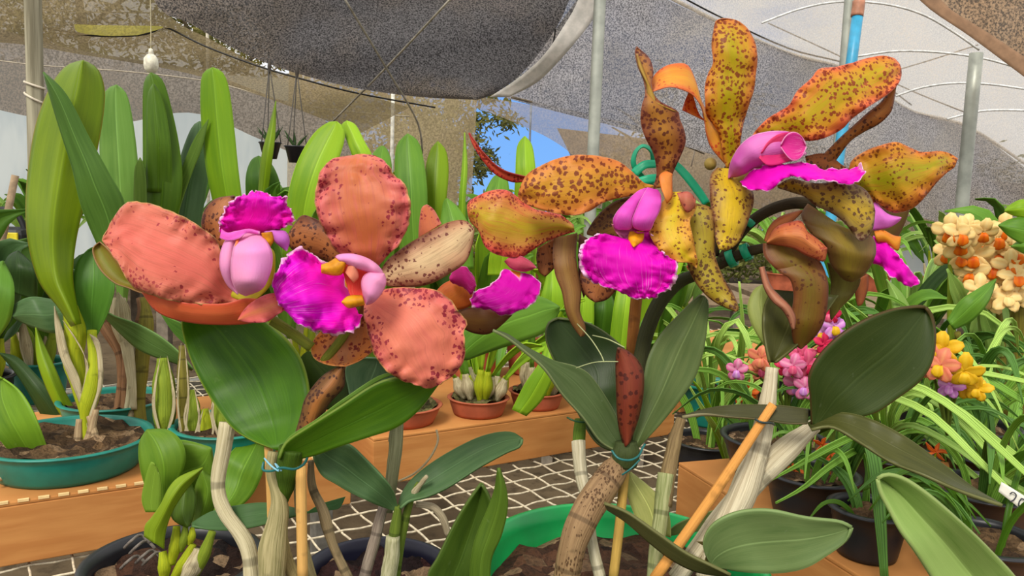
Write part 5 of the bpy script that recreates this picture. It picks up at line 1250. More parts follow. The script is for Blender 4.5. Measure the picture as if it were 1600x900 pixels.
for k, (x, y0, y1, r, mt) in enumerate(((256, 690, 560, 17, ygb2), (300, 690, 610, 12, ygb2), (322, 700, 640, 12, ygb), (345, 690, 590, 14, ygb2), (286, 690, 540, 9, olc))):
    tube('pseudobulb', [(x, y0, .865), (x+1, (y0*2+y1)/3, .87), (x, (y0+y1*2)/3, .875), (x-2, y1, .88)], [r*.4, r, r, r*.5], mt, p3, n=22, m=14)
    S('dry_sheath', [(x-3, y0), (x-r*1.05, (y0*1.6+y1)/2.6), (x-r*.9, (y0+y1*2)/3), (x-r*.3, y1-4)], [(x, y0), (x-r*.75, (y0*1.6+y1)/2.6), (x-r*.7, (y0+y1*2)/3), (x-r*.3, y1-4)], [.855, .855, .87], paper, p3, ruf=.002, th=.0006)
    S('dry_sheath', [(x+3, y0), (x+r*1.05, (y0*1.6+y1)/2.6), (x+r*.9, (y0+y1*2)/3), (x+r*.3, y1-4)], [(x, y0), (x+r*.75, (y0*1.6+y1)/2.6), (x+r*.7, (y0+y1*2)/3), (x+r*.3, y1-4)], [.855, .855, .87], paper, p3, ruf=.002, th=.0006)
S('leaf', [(332, 800), (345, 760), (352, 720), (380, 690), (410, 680)], [(350, 802), (380, 788), (402, 760), (414, 720), (410, 680)], [.80, .82, .86], leafm((112, 152, 42), (90, 132, 32), .3), p3, fold=.006, n=24, m=10, th=.0018)

# ---------------- generic leafy orchid, every leaf on its own bulb
def clump(par, base, rnd, n, h, spread, lw, mats, bulbs=(ygb2, ygb, paper), face=None, lean=None, pot_r=.05):
    for k in range(n):
        a = rnd.uniform(0, 2*PI); r = pot_r*.7*math.sqrt(rnd.random())
        b0 = base+Vector((math.cos(a)*r, math.sin(a)*r, 0))
        a2 = a+rnd.uniform(-.7, .7); hh = h*rnd.uniform(.62, 1.); sp = spread*rnd.uniform(.3, 1.)
        o = Vector((math.cos(a2)*sp, math.sin(a2)*sp, 0))
        if lean: o += lean
        hb = hh*rnd.uniform(.28, .4)
        b1 = b0+o*.15+Vector((0, 0, hb))
        mt = rnd.choice(bulbs)
        tubew('pseudobulb', [b0, b0.lerp(b1, .55), b1], [.004, .0095, .0045], mt, par, n=9, m=8)
        w = lw*rnd.uniform(.75, 1.15)
        pts = [b1, b1+o*.3+Vector((0, 0, (hh-hb)*.45)), b1+o*.75+Vector((0, 0, (hh-hb)*.88)), b1+o*(1.25)+Vector((0, 0, (hh-hb)*rnd.uniform(.9, 1.05)))]
        bladew('leaf', pts, [.006, w*.8, w, w*.92, .004], G[rnd.choice(mats)], par, twist=rnd.uniform(-1.0, 1.0), fold=.35, n=14, m=4, th=.0015)
def grassy(par, base, rnd, n, L, lw, mats, pot_r=.05, up=.75, lean=Vector((0, 0, 0))):
    for k in range(n):
        a = rnd.uniform(0, 2*PI); r = pot_r*.5*math.sqrt(rnd.random())
        b0 = base+Vector((math.cos(a)*r, math.sin(a)*r, 0)); a2 = a+rnd.uniform(-.5, .5)
        l = L*rnd.uniform(.6, 1.1); q = Vector((math.cos(a2), math.sin(a2), 0))+lean; z = rnd.uniform(up-.2, up+.1)
        pts = [b0, b0+q*l*.12+Vector((0, 0, l*z*.5)), b0+q*l*.38+Vector((0, 0, l*z*.84)), b0+q*l*.66+Vector((0, 0, l*z*.86)), b0+q*l*.9+Vector((0, 0, l*z*rnd.uniform(.45, .7)))]
        w = lw*rnd.uniform(.7, 1.2)
        bladew('leaf', pts, [w*.8, w, w, w*.7, .001], G[rnd.choice(mats)], par, twist=rnd.uniform(-.9, .9), fold=.45, n=16, m=4, th=.0009)
def blossom(par, c, size, nrm, pm, lm, rnd, n=5, lipw=.6, start=None):
    """small orchid flower: five petals and a lip round a centre"""
    f_ = part('flower', par); nrm = nrm.normalized(); e1 = nrm.cross(Vector((0, 0, 1))).normalized(); e2 = e1.cross(nrm)
    if e2.z < 0: e2 = -e2
    for k in range(n):
        a = PI/2+2*PI*k/n+rnd.uniform(-.15, .15)
        dr = e1*math.cos(a)+e2*math.sin(a)
        q = size*(.5 if k else .52)*rnd.uniform(.88, 1.1)
        bladew('petal', [c+nrm*.001*k*.3, c+dr*q*.5+nrm*size*.07, c+dr*q*.85+nrm*size*.03, c+dr*q-nrm*size*.04], [size*.10, size*.34, size*.36, size*.12], pm, f_, facing=nrm, fold=.1, n=8, m=4, th=.0006, twist=rnd.uniform(-.3, .3))
    bladew('lip', [c+nrm*size*.08, c+nrm*size*.2-e2*size*.06, c+nrm*size*.2-e2*size*.24, c+nrm*size*.12-e2*size*.34], [size*.12, size*.26*lipw*1.6, size*.34*lipw*1.6, size*.1], lm, f_, facing=nrm, fold=.2, n=8, m=6, th=.0006)
    return f_

def on(x, d):
    """height of what carries a pot standing there"""
    return ZB+.004
PLANTS = []
for k, (x, d, z, kind, h, n, spd, lw, ms, pr_, pc, lab) in enumerate(PL):
    rnd = random.Random(700+k)
    c = spot(k)
    if c.z > ZB+.03 and z < ZB+.03: h -= .05
    t = thing('potted_orchid', lab, 'orchid', c)
    pm = {'b': blackp, 't': tealp, 'o': terra}[pc]
    ph = .042 if x > 1080 and d < 1.1 else .07
    pot(t, c, pr_, pr_*.8, ph, pm, sub=brk2)
    b = c+Vector((0, 0, ph-.02))
    if kind == 'c': clump(t, b, rnd, n, h-.05, spd, lw, ms, pot_r=pr_)
    else: grassy(t, b, rnd, n, h, lw, ms, pot_r=pr_)
    PLANTS.append(t)

# leaves that stand out of those clumps, each on its own plant
def own(i): return PLANTS[i]
LX = [
 (3, [(386, 330), (384, 280), (392, 252), (404, 244)], [(432, 330), (438, 290), (424, 256), (404, 244)], 1.3, 'deep'),
 (3, [(402, 330), (408, 250), (420, 200), (431, 158)], [(414, 330), (424, 260), (430, 210), (431, 158)], 1.28, 'olive'),
 (4, [(440, 420), (446, 330), (462, 260), (488, 212), (512, 192), (526, 190)], [(500, 420), (505, 330), (522, 270), (537, 225), (538, 202), (526, 190)], 1.2, 'lime'),
 (4, [(560, 300), (552, 250), (540, 215), (534, 196), (542, 189)], [(590, 300), (584, 250), (570, 222), (556, 196), (542, 189)], 1.22, 'lime'),
 (4, [(575, 310), (580, 250), (590, 232), (598, 228)], [(610, 320), (612, 260), (606, 236), (598, 228)], 1.3, 'mid'),
 (5, [(628, 420), (620, 330), (617, 270), (620, 228), (637, 209)], [(668, 420), (668, 330), (666, 280), (656, 226), (637, 209)], 1.25, 'mid'),
 (6, [(672, 400), (664, 320), (664, 270), (672, 236), (684, 221)], [(692, 400), (696, 330), (701, 270), (697, 236), (684, 221)], 1.3, 'olive'),
 (6, [(716, 400), (717, 320), (722, 260), (726, 207)], [(728, 400), (727, 320), (730, 260), (726, 207)], 1.3, 'lime'),
 (6, [(690, 420), (688, 360), (692, 320), (698, 310)], [(740, 420), (735, 360), (716, 325), (698, 310)], 1.22, 'mid'),
 (7, [(742, 340), (758, 300), (770, 278), (780, 272)], [(800, 340), (796, 300), (792, 280), (780, 272)], 1.28, 'mid'),
 (8, [(802, 330), (805, 280), (808, 230), (820, 213)], [(840, 330), (838, 280), (832, 230), (820, 213)], 1.3, 'lime'),
 (8, [(700, 560), (720, 520), (760, 480), (820, 462), (850, 466), (874, 480)], [(730, 562), (770, 548), (820, 532), (850, 520), (868, 500), (874, 480)], .78, 'mid'),
 (9, [(898, 560), (892, 500), (902, 440), (915, 400)], [(922, 560), (928, 500), (925, 440), (915, 400)], 1.1, 'lime'),
 (9, [(950, 570), (955, 510), (965, 450), (985, 410)], [(985, 570), (992, 510), (996, 450), (985, 410)], 1.1, 'lime'),
 (9, [(920, 540), (925, 490), (935, 460), (945, 440)], [(955, 540), (962, 490), (955, 460), (945, 440)], 1.12, 'deep'),
 (8, [(846, 520), (842, 480), (852, 440), (860, 400)], [(880, 520), (882, 480), (875, 440), (860, 400)], 1.1, 'lime'),
 (8, [(800, 640), (820, 600), (846, 560), (862, 500)], [(822, 650), (850, 620), (868, 570), (862, 500)], 1.0, 'lime'),
 (7, [(762, 430), (765, 400), (775, 370), (790, 360)], [(800, 430), (806, 400), (804, 370), (790, 360)], 1.2, 'lime'),
 (1, [(-30, 520), (-40, 470), (-20, 420), (5, 408)], [(0, 525), (18, 495), (22, 445), (5, 408)], 1.0, 'mid'),
 (1, [(0, 450), (10, 405), (28, 392)], [(58, 470), (55, 420), (28, 392)], 1.1, 'dark'),
 (2, [(18, 490), (26, 474), (50, 464), (90, 470)], [(24, 498), (60, 515), (90, 520), (120, 500)], 1.0, 'blue'),
 (2, [(132, 660), (106, 620), (84, 570), (56, 512)], [(120, 670), (90, 640), (60, 570), (56, 512)], .96, 'olive'),
 (2, [(130, 680), (105, 640), (70, 600), (30, 560), (0, 552)], [(90, 700), (60, 640), (30, 590), (0, 552)], 1.02, 'dark'),
 (26, [(1412, 560), (1400, 500), (1390, 460), (1385, 436)], [(1430, 560), (1428, 500), (1410, 460), (1385, 436)], 1.4, 'pale'),
 (28, [(1480, 500), (1500, 470), (1530, 450), (1556, 436)], [(1490, 515), (1520, 500), (1545, 470), (1556, 436)], 1.0, 'mid'),
 (28, [(1550, 620), (1548, 540), (1552, 480), (1560, 462)], [(1580, 620), (1582, 540), (1574, 480), (1560, 462)], 1.2, 'pale'),
 (29, [(1570, 330), (1576, 322), (1600, 312), (1630, 330)], [(1570, 330), (1588, 338), (1610, 340), (1630, 330)], 1.05, 'lime'),
 (29, [(1560, 352), (1580, 342), (1610, 340), (1640, 360)], [(1560, 352), (1580, 372), (1610, 384), (1640, 360)], 1.05, 'mid'),
 (29, [(1580, 385), (1600, 372), (1620, 372), (1640, 390)], [(1580, 385), (1600, 396), (1620, 400), (1640, 390)], 1.05, 'mid'),
]
for (i, L_, R_, d, m_) in LX:
    S('leaf', L_, R_, [d, d-.01, d+.01], G[m_], own(i), fold=.006, n=24, m=8, th=.0018)

# ---------------- three small terracotta pots on the middle tray
for k, (x, y, r_, lab) in enumerate(TP):
    c = spot('terra%d' % k); t = thing('potted_orchid', lab, 'orchid', c)
    pot(t, c, r_, r_*.86, .024, terra, sub=bark((120, 116, 70), (62, 56, 34)), fill=.92, rim=.004)
    rnd = random.Random(80+k); b = c+Vector((0, 0, .020))
    if k == 0:
        for j in range(16):
            a = rnd.random()*6.28; q = Vector((math.cos(a), math.sin(a), 0))*r_*rnd.uniform(.1, .9)
            tubew('dry_root', [b+q*.6, b+q+Vector((rnd.uniform(-.01, .01), 0, rnd.uniform(.01, .05))), b+q*1.1+Vector((rnd.uniform(-.02, .02), 0, rnd.uniform(.02, .09)))], .0016, canem((190, 180, 140), (140, 124, 90), 0, .5), t, n=8, m=5)
        clump(t, b, rnd, 4, .12, .05, .018, ('mid', 'lime'), pot_r=r_)
    else:
        clump(t, b, rnd, 17, .13 if k == 1 else .17, .10, .015, ('lime', 'mid', 'lime'), pot_r=r_, bulbs=(ygb, paper, paper))
q = PLANTS  # seedling leaves that hang over the rim
t = bpy.data.objects.get('potted_orchid')
# hanging roots in front of the tray edge
rt = canem((206, 190, 150), (160, 140, 104), 0, .5)
c0 = P(715, 560, .93)

# ---------------- small plant in the black pot at the bottom left
q = onz(272, 872, ZB+.088); c = Vector((q.x, q.y+.0, ZB+.004))
t = thing('potted_orchid', 'small orchid with limp folded leaves and yellow bulbs at the bottom left', 'orchid', c)
pot(t, c, .062, .05, .084, blackp, sub=bark((86, 54, 36), (30, 22, 20), 55.), fill=.86)
d = .56
S('leaf', [(262, 800), (248, 786), (228, 760), (218, 720), (219, 690), (230, 672)], [(268, 796), (276, 760), (290, 720), (284, 690), (262, 672), (230, 672)], [d, d, d+.01], leafm((104, 140, 34), (84, 124, 28), .3), t, fold=.006, n=26, m=10, th=.0014)
S('leaf', [(275, 700), (280, 688), (300, 690), (330, 700)], [(280, 790), (310, 780), (335, 760), (330, 700)], [d+.02, d+.02], leafm((106, 142, 40), (90, 126, 30), .3), t, cup=.005, n=20, m=10, th=.0014)
S('leaf', [(226, 838), (228, 820), (238, 808), (252, 788), (265, 762), (282, 745), (317, 731)], [(256, 858), (260, 826), (271, 795), (290, 766), (306, 746), (317, 731)], [d-.02, d-.03, d-.02], leafm((132, 158, 32), (108, 140, 26), .4), t, fold=.005, n=28, m=10, th=.0014)
S('leaf', [(292, 824), (270, 810), (267, 785), (276, 762), (296, 752)], [(296, 822), (304, 800), (306, 775), (296, 752)], [d-.01, d], leafm((84, 112, 34), (70, 96, 28), .3), t, fold=.006, n=20, m=8, th=.0014)
S('leaf', [(300, 826), (304, 790), (306, 760), (316, 736)], [(316, 826), (336, 790), (344, 760), (316, 736)], [d+.01, d+.01], leafm((110, 146, 40), (90, 126, 30), .3), t, fold=.006, n=20, m=8, th=.0014)
S('leaf', [(228, 800), (222, 775), (236, 722), (246, 735)], [(250, 800), (252, 770), (250, 745), (246, 735)], [d-.02, d-.02], leafm((118, 150, 44), (96, 130, 34), .3), t, n=16, m=6, th=.0014)
for (x0, y0, x1, y1, r, mt) in ((256, 905, 254, 862, 10, ygb), (268, 880, 276, 822, 9, ygb), (270, 905, 302, 850, 9, ygb), (300, 905, 332, 830, 10, ygb2), (290, 905, 312, 858, 15, paper), (282, 860, 290, 822, 7, ygb2), (296, 850, 300, 824, 6, ygb)):
    tube('pseudobulb', [(x0, y0, d-.01), ((x0+x1)/2+2, (y0+y1)/2, d-.012), (x1, y1, d-.01)], [r*.7, r, r*.6], mt, t, n=14, m=12, lump=.08)
for j in range(5):
    rnd = random.Random(j+5); x = rnd.uniform(175, 235); y = rnd.uniform(850, 890)
    tube('root', [(x, y, d), (x+12, y-12, d-.01), (x+26, y-20, d), (x+40, y-8, d)], 2.4, canem((150, 140, 130), (90, 84, 80), 0, .5), t, n=12, m=7)

# ---------------- two leaved plant in the black pot at the bottom
q = onz(592, 890, ZB+.088); c = Vector((q.x, q.y-.004, ZB+.004))
t = thing('potted_orchid', 'young orchid with two spreading blue green leaves in the black pot at the bottom centre', 'orchid', c)
pot(t, c, .052, .042, .088, plain((30, 30, 50), .45, .4), sub=bark((76, 44, 40), (32, 24, 24), 60.), fill=.86)
bl2 = leafm((82, 112, 68), (66, 98, 58), .35, gloss=.45)
S('leaf', [(622, 797), (616, 770), (600, 747), (570, 716), (548, 696), (524, 688), (506, 687), (493, 700)], [(618, 798), (585, 787), (550, 771), (524, 756), (504, 744), (494, 728), (490, 712), (493, 700)], [.50, .485, .48, .485], bl2, t, cup=[0, -.005, -.005], n=32, m=12, th=.0018)
S('leaf', [(622, 797), (630, 768), (650, 742), (686, 715), (736, 688), (772, 676), (800, 675), (816, 686)], [(626, 794), (640, 783), (666, 777), (700, 762), (750, 730), (790, 708), (812, 698), (816, 686)], [.50, .505, .515, .525], bl2, t, cup=[0, -.004, -.004], tilt=-.01, n=32, m=12, th=.0018)
grn = canem((112, 132, 46), (84, 106, 36), 2, .4)
tube('pseudobulb', [(606, 905, .505), (614, 850, .503), (620, 810, .501), (622, 790, .50)], [11, 11, 9, 6], grn, t, n=20, m=12, lump=.08)
tube('pseudobulb', [(616, 905, .508), (624, 850, .508), (636, 800, .506), (646, 770, .505), (654, 755, .504)], [9, 9, 8, 6, 4], grn, t, n=20, m=12, lump=.1)
tube('dry_sheath', [(606, 905, .503), (612, 870, .501), (614, 838, .50)], [13, 12.5, 11], canem((200, 196, 160), (150, 150, 106), 0, .6), t, n=12, m=12, lump=.1)
tube('flower_stub', [(646, 772, .504), (656, 758, .50), (667, 744, .497)], [6, 4, 3.5], paper, t, n=8, m=8, lump=.3)
tube('pseudobulb', [(568, 905, .51), (584, 850, .512), (594, 810, .514), (600, 790, .516)], [9, 9, 9, 8], canem((166, 152, 136), (120, 104, 92), 2, .5), t, n=18, m=12, lump=.12)
tube('pseudobulb', [(606, 800, .518), (612, 750, .52), (618, 700, .524), (622, 640, .53)], [8, 10, 11, 10], canem((140, 140, 106), (104, 106, 72), 0, .6), t, n=20, m=12, lump=.08)
tube('dry_root', [(650, 788, .508), (676, 792, .51), (692, 810, .512), (700, 836, .514)], [5, 6, 6, 5], canem((196, 180, 150), (150, 136, 110), 0, .5), t, n=16, m=8)
tube('dry_root', [(622, 752, .515), (650, 738, .52), (672, 715, .525), (684, 690, .53), (682, 672, .535)], 1.8, rt, t, n=20, m=6)
tube('dry_root', [(608, 690, .53), (612, 664, .535), (618, 640, .54)], 1.8, rt, t, n=8, m=6)
# ---------------- dark pair of leaves
c = spot('dark')
t = thing('potted_orchid', 'orchid with two dark pointed leaves beside the bright green pot', 'orchid', c)
pot(t, c, .034, .028, .06, blackp, sub=brk)
dk2 = leafm((70, 96, 28), (54, 80, 24), .25, gloss=.4, edge=(100, 120, 60))
S('leaf', [(690, 960), (668, 905), (684, 870), (711, 816), (732, 782), (752, 755)], [(740, 960), (750, 905), (762, 850), (770, 800), (764, 775), (752, 755)], [.47, .465, .46], dk2, t, fold=-.006, n=30, m=10, th=.0018)
S('leaf', [(738, 960), (734, 905), (742, 846), (762, 796), (774, 764), (779, 731)], [(768, 960), (766, 880), (783, 836), (792, 796), (790, 764), (779, 731)], [.46, .455, .45], leafm((84, 112, 32), (64, 94, 26), .25, .3, gloss=.4), t, fold=.004, n=30, m=10, th=.0018)
tube('pseudobulb', [(742, 1010, .47), (740, 960, .468), (735, 925, .466)], [9, 12, 9], ygb2, t, n=8, m=10)

# ---------------- pale leaf at the bottom right, its plant below the frame
c = spot('pale')
t = thing('potted_orchid', 'orchid holding out one long pale green keeled leaf at the bottom right corner', 'orchid', c)
pot(t, c, .05, .04, .07, blackp, sub=brk)
S('leaf', [(1640, 1010), (1600, 920), (1550, 862), (1500, 814), (1452, 773), (1414, 748), (1386, 741), (1371, 748)], [(1530, 1010), (1480, 940), (1450, 893), (1430, 862), (1406, 828), (1389, 796), (1376, 770), (1371, 748)], [.44, .43, .42, .425], leafm((142, 168, 92), (116, 148, 70), .3, .3, gloss=.42, edge=(160, 176, 110)), t, fold=-.012, n=40, m=14, th=.002)
S('leaf', [(1588, 1010), (1546, 930), (1500, 876)], [(1530, 1010), (1500, 950), (1500, 876)], [.45, .45], G['mid'], t, n=12, m=6, th=.0018)
tube('pseudobulb', [(1570, 1120, .43), (1575, 1060, .435), (1580, 1000, .44)], [12, 16, 10], ygb2, t, n=10, m=10)

# ---------------- traced straps of the grassy orchids at the right
gi = {17: own(17), 19: own(19), 16: own(16), 20: own(20), 12: own(12), 15: own(15)}
ST = [
 (16, [(1290, 830, .80), (1325, 740, .72), (1352, 690, .66), (1366, 720, .62), (1374, 800, .60), (1382, 910, .59)], [12, 16, 19, 20, 18, 12], 'grass3'),
 (16, [(1290, 830, .80), (1320, 735, .72), (1340, 684, .68), (1300, 697, .66), (1255, 722, .65), (1205, 750, .64)], [8, 11, 12, 12, 11, 3], 'grass'),
 (16, [(1290, 830, .80), (1330, 740, .72), (1346, 702, .70), (1300, 726, .66), (1255, 762, .64), (1212, 786, .63)], [8, 9, 10, 10, 9, 3], 'grass'),
 (16, [(1300, 830, .80), (1310, 790, .76), (1345, 818, .72), (1400, 806, .70)], [8, 9, 10, 4], 'grass2'),
 (16, [(1270, 830, .80), (1275, 760, .78), (1262, 725, .76), (1248, 700, .75)], [12, 12, 9, 3], 'grass'),
 (17, [(1400, 760, .95), (1390, 660, .85), (1420, 614, .78), (1480, 640, .72), (1540, 700, .70), (1612, 790, .68)], [8, 9, 10, 12, 11, 8], 'grass2'),
 (17, [(1400, 760, .95), (1395, 640, .86), (1440, 616, .80), (1500, 642, .76), (1560, 690, .74), (1625, 740, .72)], [8, 9, 10, 11, 10, 8], 'grass2'),
 (17, [(1400, 760, .95), (1400, 690, .86), (1430, 655, .80), (1490, 690, .75), (1550, 745, .72), (1610, 800, .70)], [8, 9, 9, 11, 10, 8], 'grass'),
 (17, [(1400, 760, .95), (1385, 690, .88), (1415, 660, .82), (1470, 700, .77), (1530, 750, .74), (1600, 812, .72)], [7, 8, 8, 10, 9, 7], 'grass2'),
 (17, [(1400, 760, .95), (1380, 640, .78), (1410, 600, .68), (1480, 630, .64), (1550, 690, .62), (1630, 765, .60)], [9, 10, 11, 13, 12, 9], 'grass2'),
 (17, [(1400, 760, .95), (1370, 660, .80), (1380, 620, .70), (1450, 645, .65), (1520, 710, .62), (1600, 790, .60)], [8, 9, 9, 11, 11, 8], 'grass2'),
 (17, [(1400, 760, .95), (1390, 690, .80), (1420, 664, .70), (1480, 690, .66), (1545, 735, .63), (1625, 780, .61)], [7, 8, 8, 9, 9, 7], 'pale'),
 (19, [(1490, 780, .95), (1450, 640, .88), (1460, 578, .84), (1530, 582, .80), (1620, 600, .78)], [8, 9, 9, 9, 7], 'grass2'),
 (19, [(1490, 780, .95), (1460, 640, .88), (1490, 565, .84), (1540, 590, .80), (1620, 640, .78)], [8, 10, 13, 13, 10], 'grass'),
 (19, [(1490, 780, .95), (1470, 690, .9), (1500, 625, .85), (1560, 650, .80), (1620, 672, .78)], [8, 9, 10, 10, 8], 'grass3'),
 (19, [(1490, 780, .95), (1450, 700, .92), (1455, 640, .9), (1475, 600, .88), (1486, 568, .87)], [9, 12, 13, 12, 6], 'grass2'),
 (19, [(1490, 780, .95), (1500, 700, .9), (1505, 640, .88), (1516, 600, .86)], [9, 10, 9, 4], 'grass3'),
 (19, [(1490, 780, .95), (1520, 720, .86), (1555, 716, .80), (1590, 770, .76), (1625, 830, .74)], [8, 10, 12, 13, 10], 'grass3'),
 (20, [(1590, 740, 1.0), (1540, 640, .95), (1500, 640, .9), (1440, 690, .86), (1400, 700, .85)], [8, 9, 9, 8, 3], 'grass'),
 (15, [(1300, 740, 1.18), (1280, 640, 1.1), (1240, 600, 1.05), (1180, 586, 1.0), (1110, 600, .98)], [9, 9, 8, 7, 2], 'grass2'),
 (15, [(1300, 740, 1.18), (1300, 640, 1.1), (1270, 572, 1.05), (1220, 555, 1.0), (1150, 560, .98)], [9, 9, 8, 7, 2], 'grass'),
 (15, [(1300, 740, 1.18), (1310, 600, 1.1), (1350, 540, 1.05), (1360, 505, 1.0), (1320, 470, .98)], [9, 10, 10, 9, 2], 'grass2'),
 (15, [(1300, 740, 1.18), (1320, 580, 1.1), (1330, 520, 1.05), (1300, 440, 1.0)], [9, 12, 12, 3], 'pale'),
 (12, [(1120, 700, 1.25), (1135, 600, 1.1), (1120, 540, 1.0), (1150, 500, .96), (1175, 560, .94), (1170, 640, .93)], [8, 9, 10, 10, 9, 3], 'grass2'),
 (12, [(1120, 700, 1.25), (1150, 600, 1.1), (1160, 520, 1.0), (1155, 440, .96)], [9, 11, 11, 3], 'grass2'),
 (12, [(1120, 700, 1.25), (1100, 600, 1.1), (1095, 560, 1.0), (1140, 556, .96), (1195, 585, .94)], [7, 7, 7, 6, 2], 'grass2'),
 (12, [(1120, 700, 1.25), (1110, 560, 1.1), (1130, 510, 1.0), (1100, 500, .96)], [7, 7, 6, 2], 'grass'),
 (14, [(1142, 740, 1.0), (1122, 680, .95), (1100, 620, .9), (1078, 590, .88)], [10, 12, 10, 3], 'lime'),
 (14, [(1142, 740, 1.0), (1130, 690, .95), (1105, 650, .9), (1075, 600, .88)], [8, 10, 9, 3], 'grass2'),
 (14, [(1150, 740, 1.0), (1158, 680, .95), (1165, 620, .93), (1150, 560, .92)], [10, 11, 9, 3], 'grass'),
]
for (i, pts, w, m_) in ST:
    blade('leaf', pts, w, G[m_], own(i), twist=[.2, .5, .3, .6], fold=.4, n=26, m=6, th=.001)
tube('pseudobulb', [(1150, 728, .95), (1156, 700, .95), (1160, 672, .95)], [8, 14, 8], ygb2, own(14), n=12, m=12)
tube('pseudobulb', [(1280, 800, .78), (1284, 770, .78), (1276, 740, .78)], [10, 15, 8], ygb2, own(16), n=12, m=12)
for (x, y, r) in ((1505, 840, 12), (1540, 850, 14), (1570, 870, 13)):
    tube('pseudobulb', [(x, y+40, .84), (x+4, y, .84), (x+10, y-40, .84)], [r*.5, r, r*.5], ygb2, own(19), n=12, m=12)
# white name tag looped on a strap near the right edge
tg = thing('plant_tag', 'white plastic name tag with handwritten marks on a strap leaf at the right edge', 'plant tag', P(1590, 775, .56))
o = sheet('tag_strip', [(1565, 753), (1590, 768), (1640, 800)], [(1560, 768), (1588, 790), (1632, 826)], [.568, .562, .56], plain((228, 226, 214), .5, .4, 0., .03), tg, n=10, m=4, th=.0008)
ink = plain((44, 44, 60), .6)
tube('pen_mark', [(1578, 772, .5635), (1583, 769, .5625), (1588, 774, .562), (1584, 781, .562), (1578, 784, .5625)], .9, ink, tg, n=14, m=6)
tube('pen_mark', [(1596, 779, .5605), (1592, 786, .5605), (1594, 795, .5605), (1602, 797, .5605), (1606, 790, .5605), (1603, 782, .5605), (1596, 779, .5605)], .9, ink, tg, n=20, m=6)

# ---------------- flowers among the right hand plants
rnd = random.Random(9)
def bm(c1, c2): return petalm(c1, c2, c1, tuple(int(a*.7) for a in c1), dens=0, vein=.3)
pinkm = bm((226, 84, 130), (240, 120, 150)); pink2 = bm((232, 120, 170), (244, 170, 200)); redm = bm((206, 30, 80), (226, 50, 90)); liln = bm((220, 140, 226), (240, 190, 240))
yelm = bm((236, 186, 30), (244, 200, 50)); salm = bm((232, 130, 100), (240, 160, 110)); orm = bm((226, 96, 34), (240, 130, 40)); crm = bm((250, 214, 140), (252, 226, 160)); orl = bm((238, 120, 20), (226, 90, 14))
tow = lambda p: (CAM-p)
def bunch(par, lst, d, size, stem):
    for (x, y, pm, lm, s_) in lst:
        c_ = P(x, y, d+rnd.uniform(-.02, .02)); nr = tow(c_).normalized()+Vector((rnd.uniform(-.5, .5), 0, rnd.uniform(-.4, .3)))
        blossom(par, c_, size*s_, nr, pm, lm, rnd)
        if stem:
            q = P(stem[0], stem[1], d+.03)
            tubew('flower_stalk', [q, q.lerp(c_, .5)+Vector((0, .01, .015)), c_], .0014, grn, par, n=8, m=6)
bunch(own(15), [(1296, 490, redm, pinkm, 1.), (1302, 510, liln, yelm, 1.1), (1286, 520, liln, yelm, 1.), (1288, 538, redm, redm, .9), (1306, 522, liln, liln, .8)], .84, .027, (1300, 640))
bunch(own(13), [(1254, 556, pinkm, pinkm, 1.2), (1262, 570, pinkm, redm, 1.2), (1240, 572, pink2, pinkm, 1.1), (1226, 573, redm, pinkm, .9), (1252, 588, pinkm, redm, 1.), (1246, 602, pink2, liln, 1.2), (1258, 606, pink2, liln, 1.), (1152, 578, pink2, liln, 1.), (1190, 560, salm, salm, 1.2), (1186, 578, salm, pinkm, 1.)], .84, .026, (1230, 650))
bunch(own(18), [(1472, 546, yelm, yelm, 1.3), (1456, 568, salm, pinkm, 1.3), (1470, 572, salm, yelm, 1.2), (1506, 580, yelm, yelm, 1.2), (1488, 592, pink2, liln, 1.1), (1486, 604, liln, liln, .9), (1516, 602, yelm, yelm, 1.1), (1528, 608, yelm, yelm, .9)], .68, .026, (1480, 680))
bunch(own(13), [(1163, 618, orm, orm, 1.1), (1172, 612, orm, orm, 1.)], 1.1, .028, (1168, 680))
# spidery orange flowers
for (x, y) in ((1284, 696), (1298, 706), (1290, 716), (1240, 736), (1462, 706)):
    f_ = part('flower', own(16)); c_ = P(x, y, .74)
    for k in range(5):
        a = 2*PI*k/5+rnd.uniform(-.3, .3); dr = R3 @ Vector((math.cos(a), math.sin(a), rnd.uniform(-.3, .5)))
        bladew('petal', [c_, c_+dr*.006, c_+dr*.012+Vector((0, 0, rnd.uniform(-.004, .004)))], [.0025, .004, .0012], orm, f_, n=8, m=3, th=.0005, twist=rnd.uniform(-1, 1))
    tubew('flower_stalk', [c_, c_+Vector((.004, .01, -.03)), c_+Vector((.0, .02, -.07))], .0011, ygb, f_, n=6, m=5)
# ---------------- yellow spray with orange throats
c = spot('yellow')
t = thing('potted_orchid', 'cane orchid topped by a spray of cream yellow flowers with orange throats', 'orchid', c)
pot(t, c, .05, .042, .07, blackp, sub=brk2)
FL = [(1500, 366), (1512, 356), (1536, 362), (1500, 378), (1535, 384), (1486, 360), (1556, 372), (1570, 358), (1482, 396), (1504, 402), (1522, 400), (1546, 406), (1565, 396), (1576, 416), (1548, 420), (1518, 426), (1586, 434), (1560, 440), (1536, 440), (1590, 398), (1596, 420), (1530, 452), (1552, 462), (1572, 466), (1590, 458), (1548, 470)]
for (x, y) in FL:
    c_ = P(x, y, 1.12+rnd.uniform(-.03, .03)); nr = tow(c_).normalized()+Vector((rnd.uniform(-.6, .6), 0, rnd.uniform(-.5, .4)))
    f_ = blossom(t, c_, .050*rnd.uniform(.85, 1.1), nr, crm, orl if y < 445 else crm, rnd, lipw=.62)
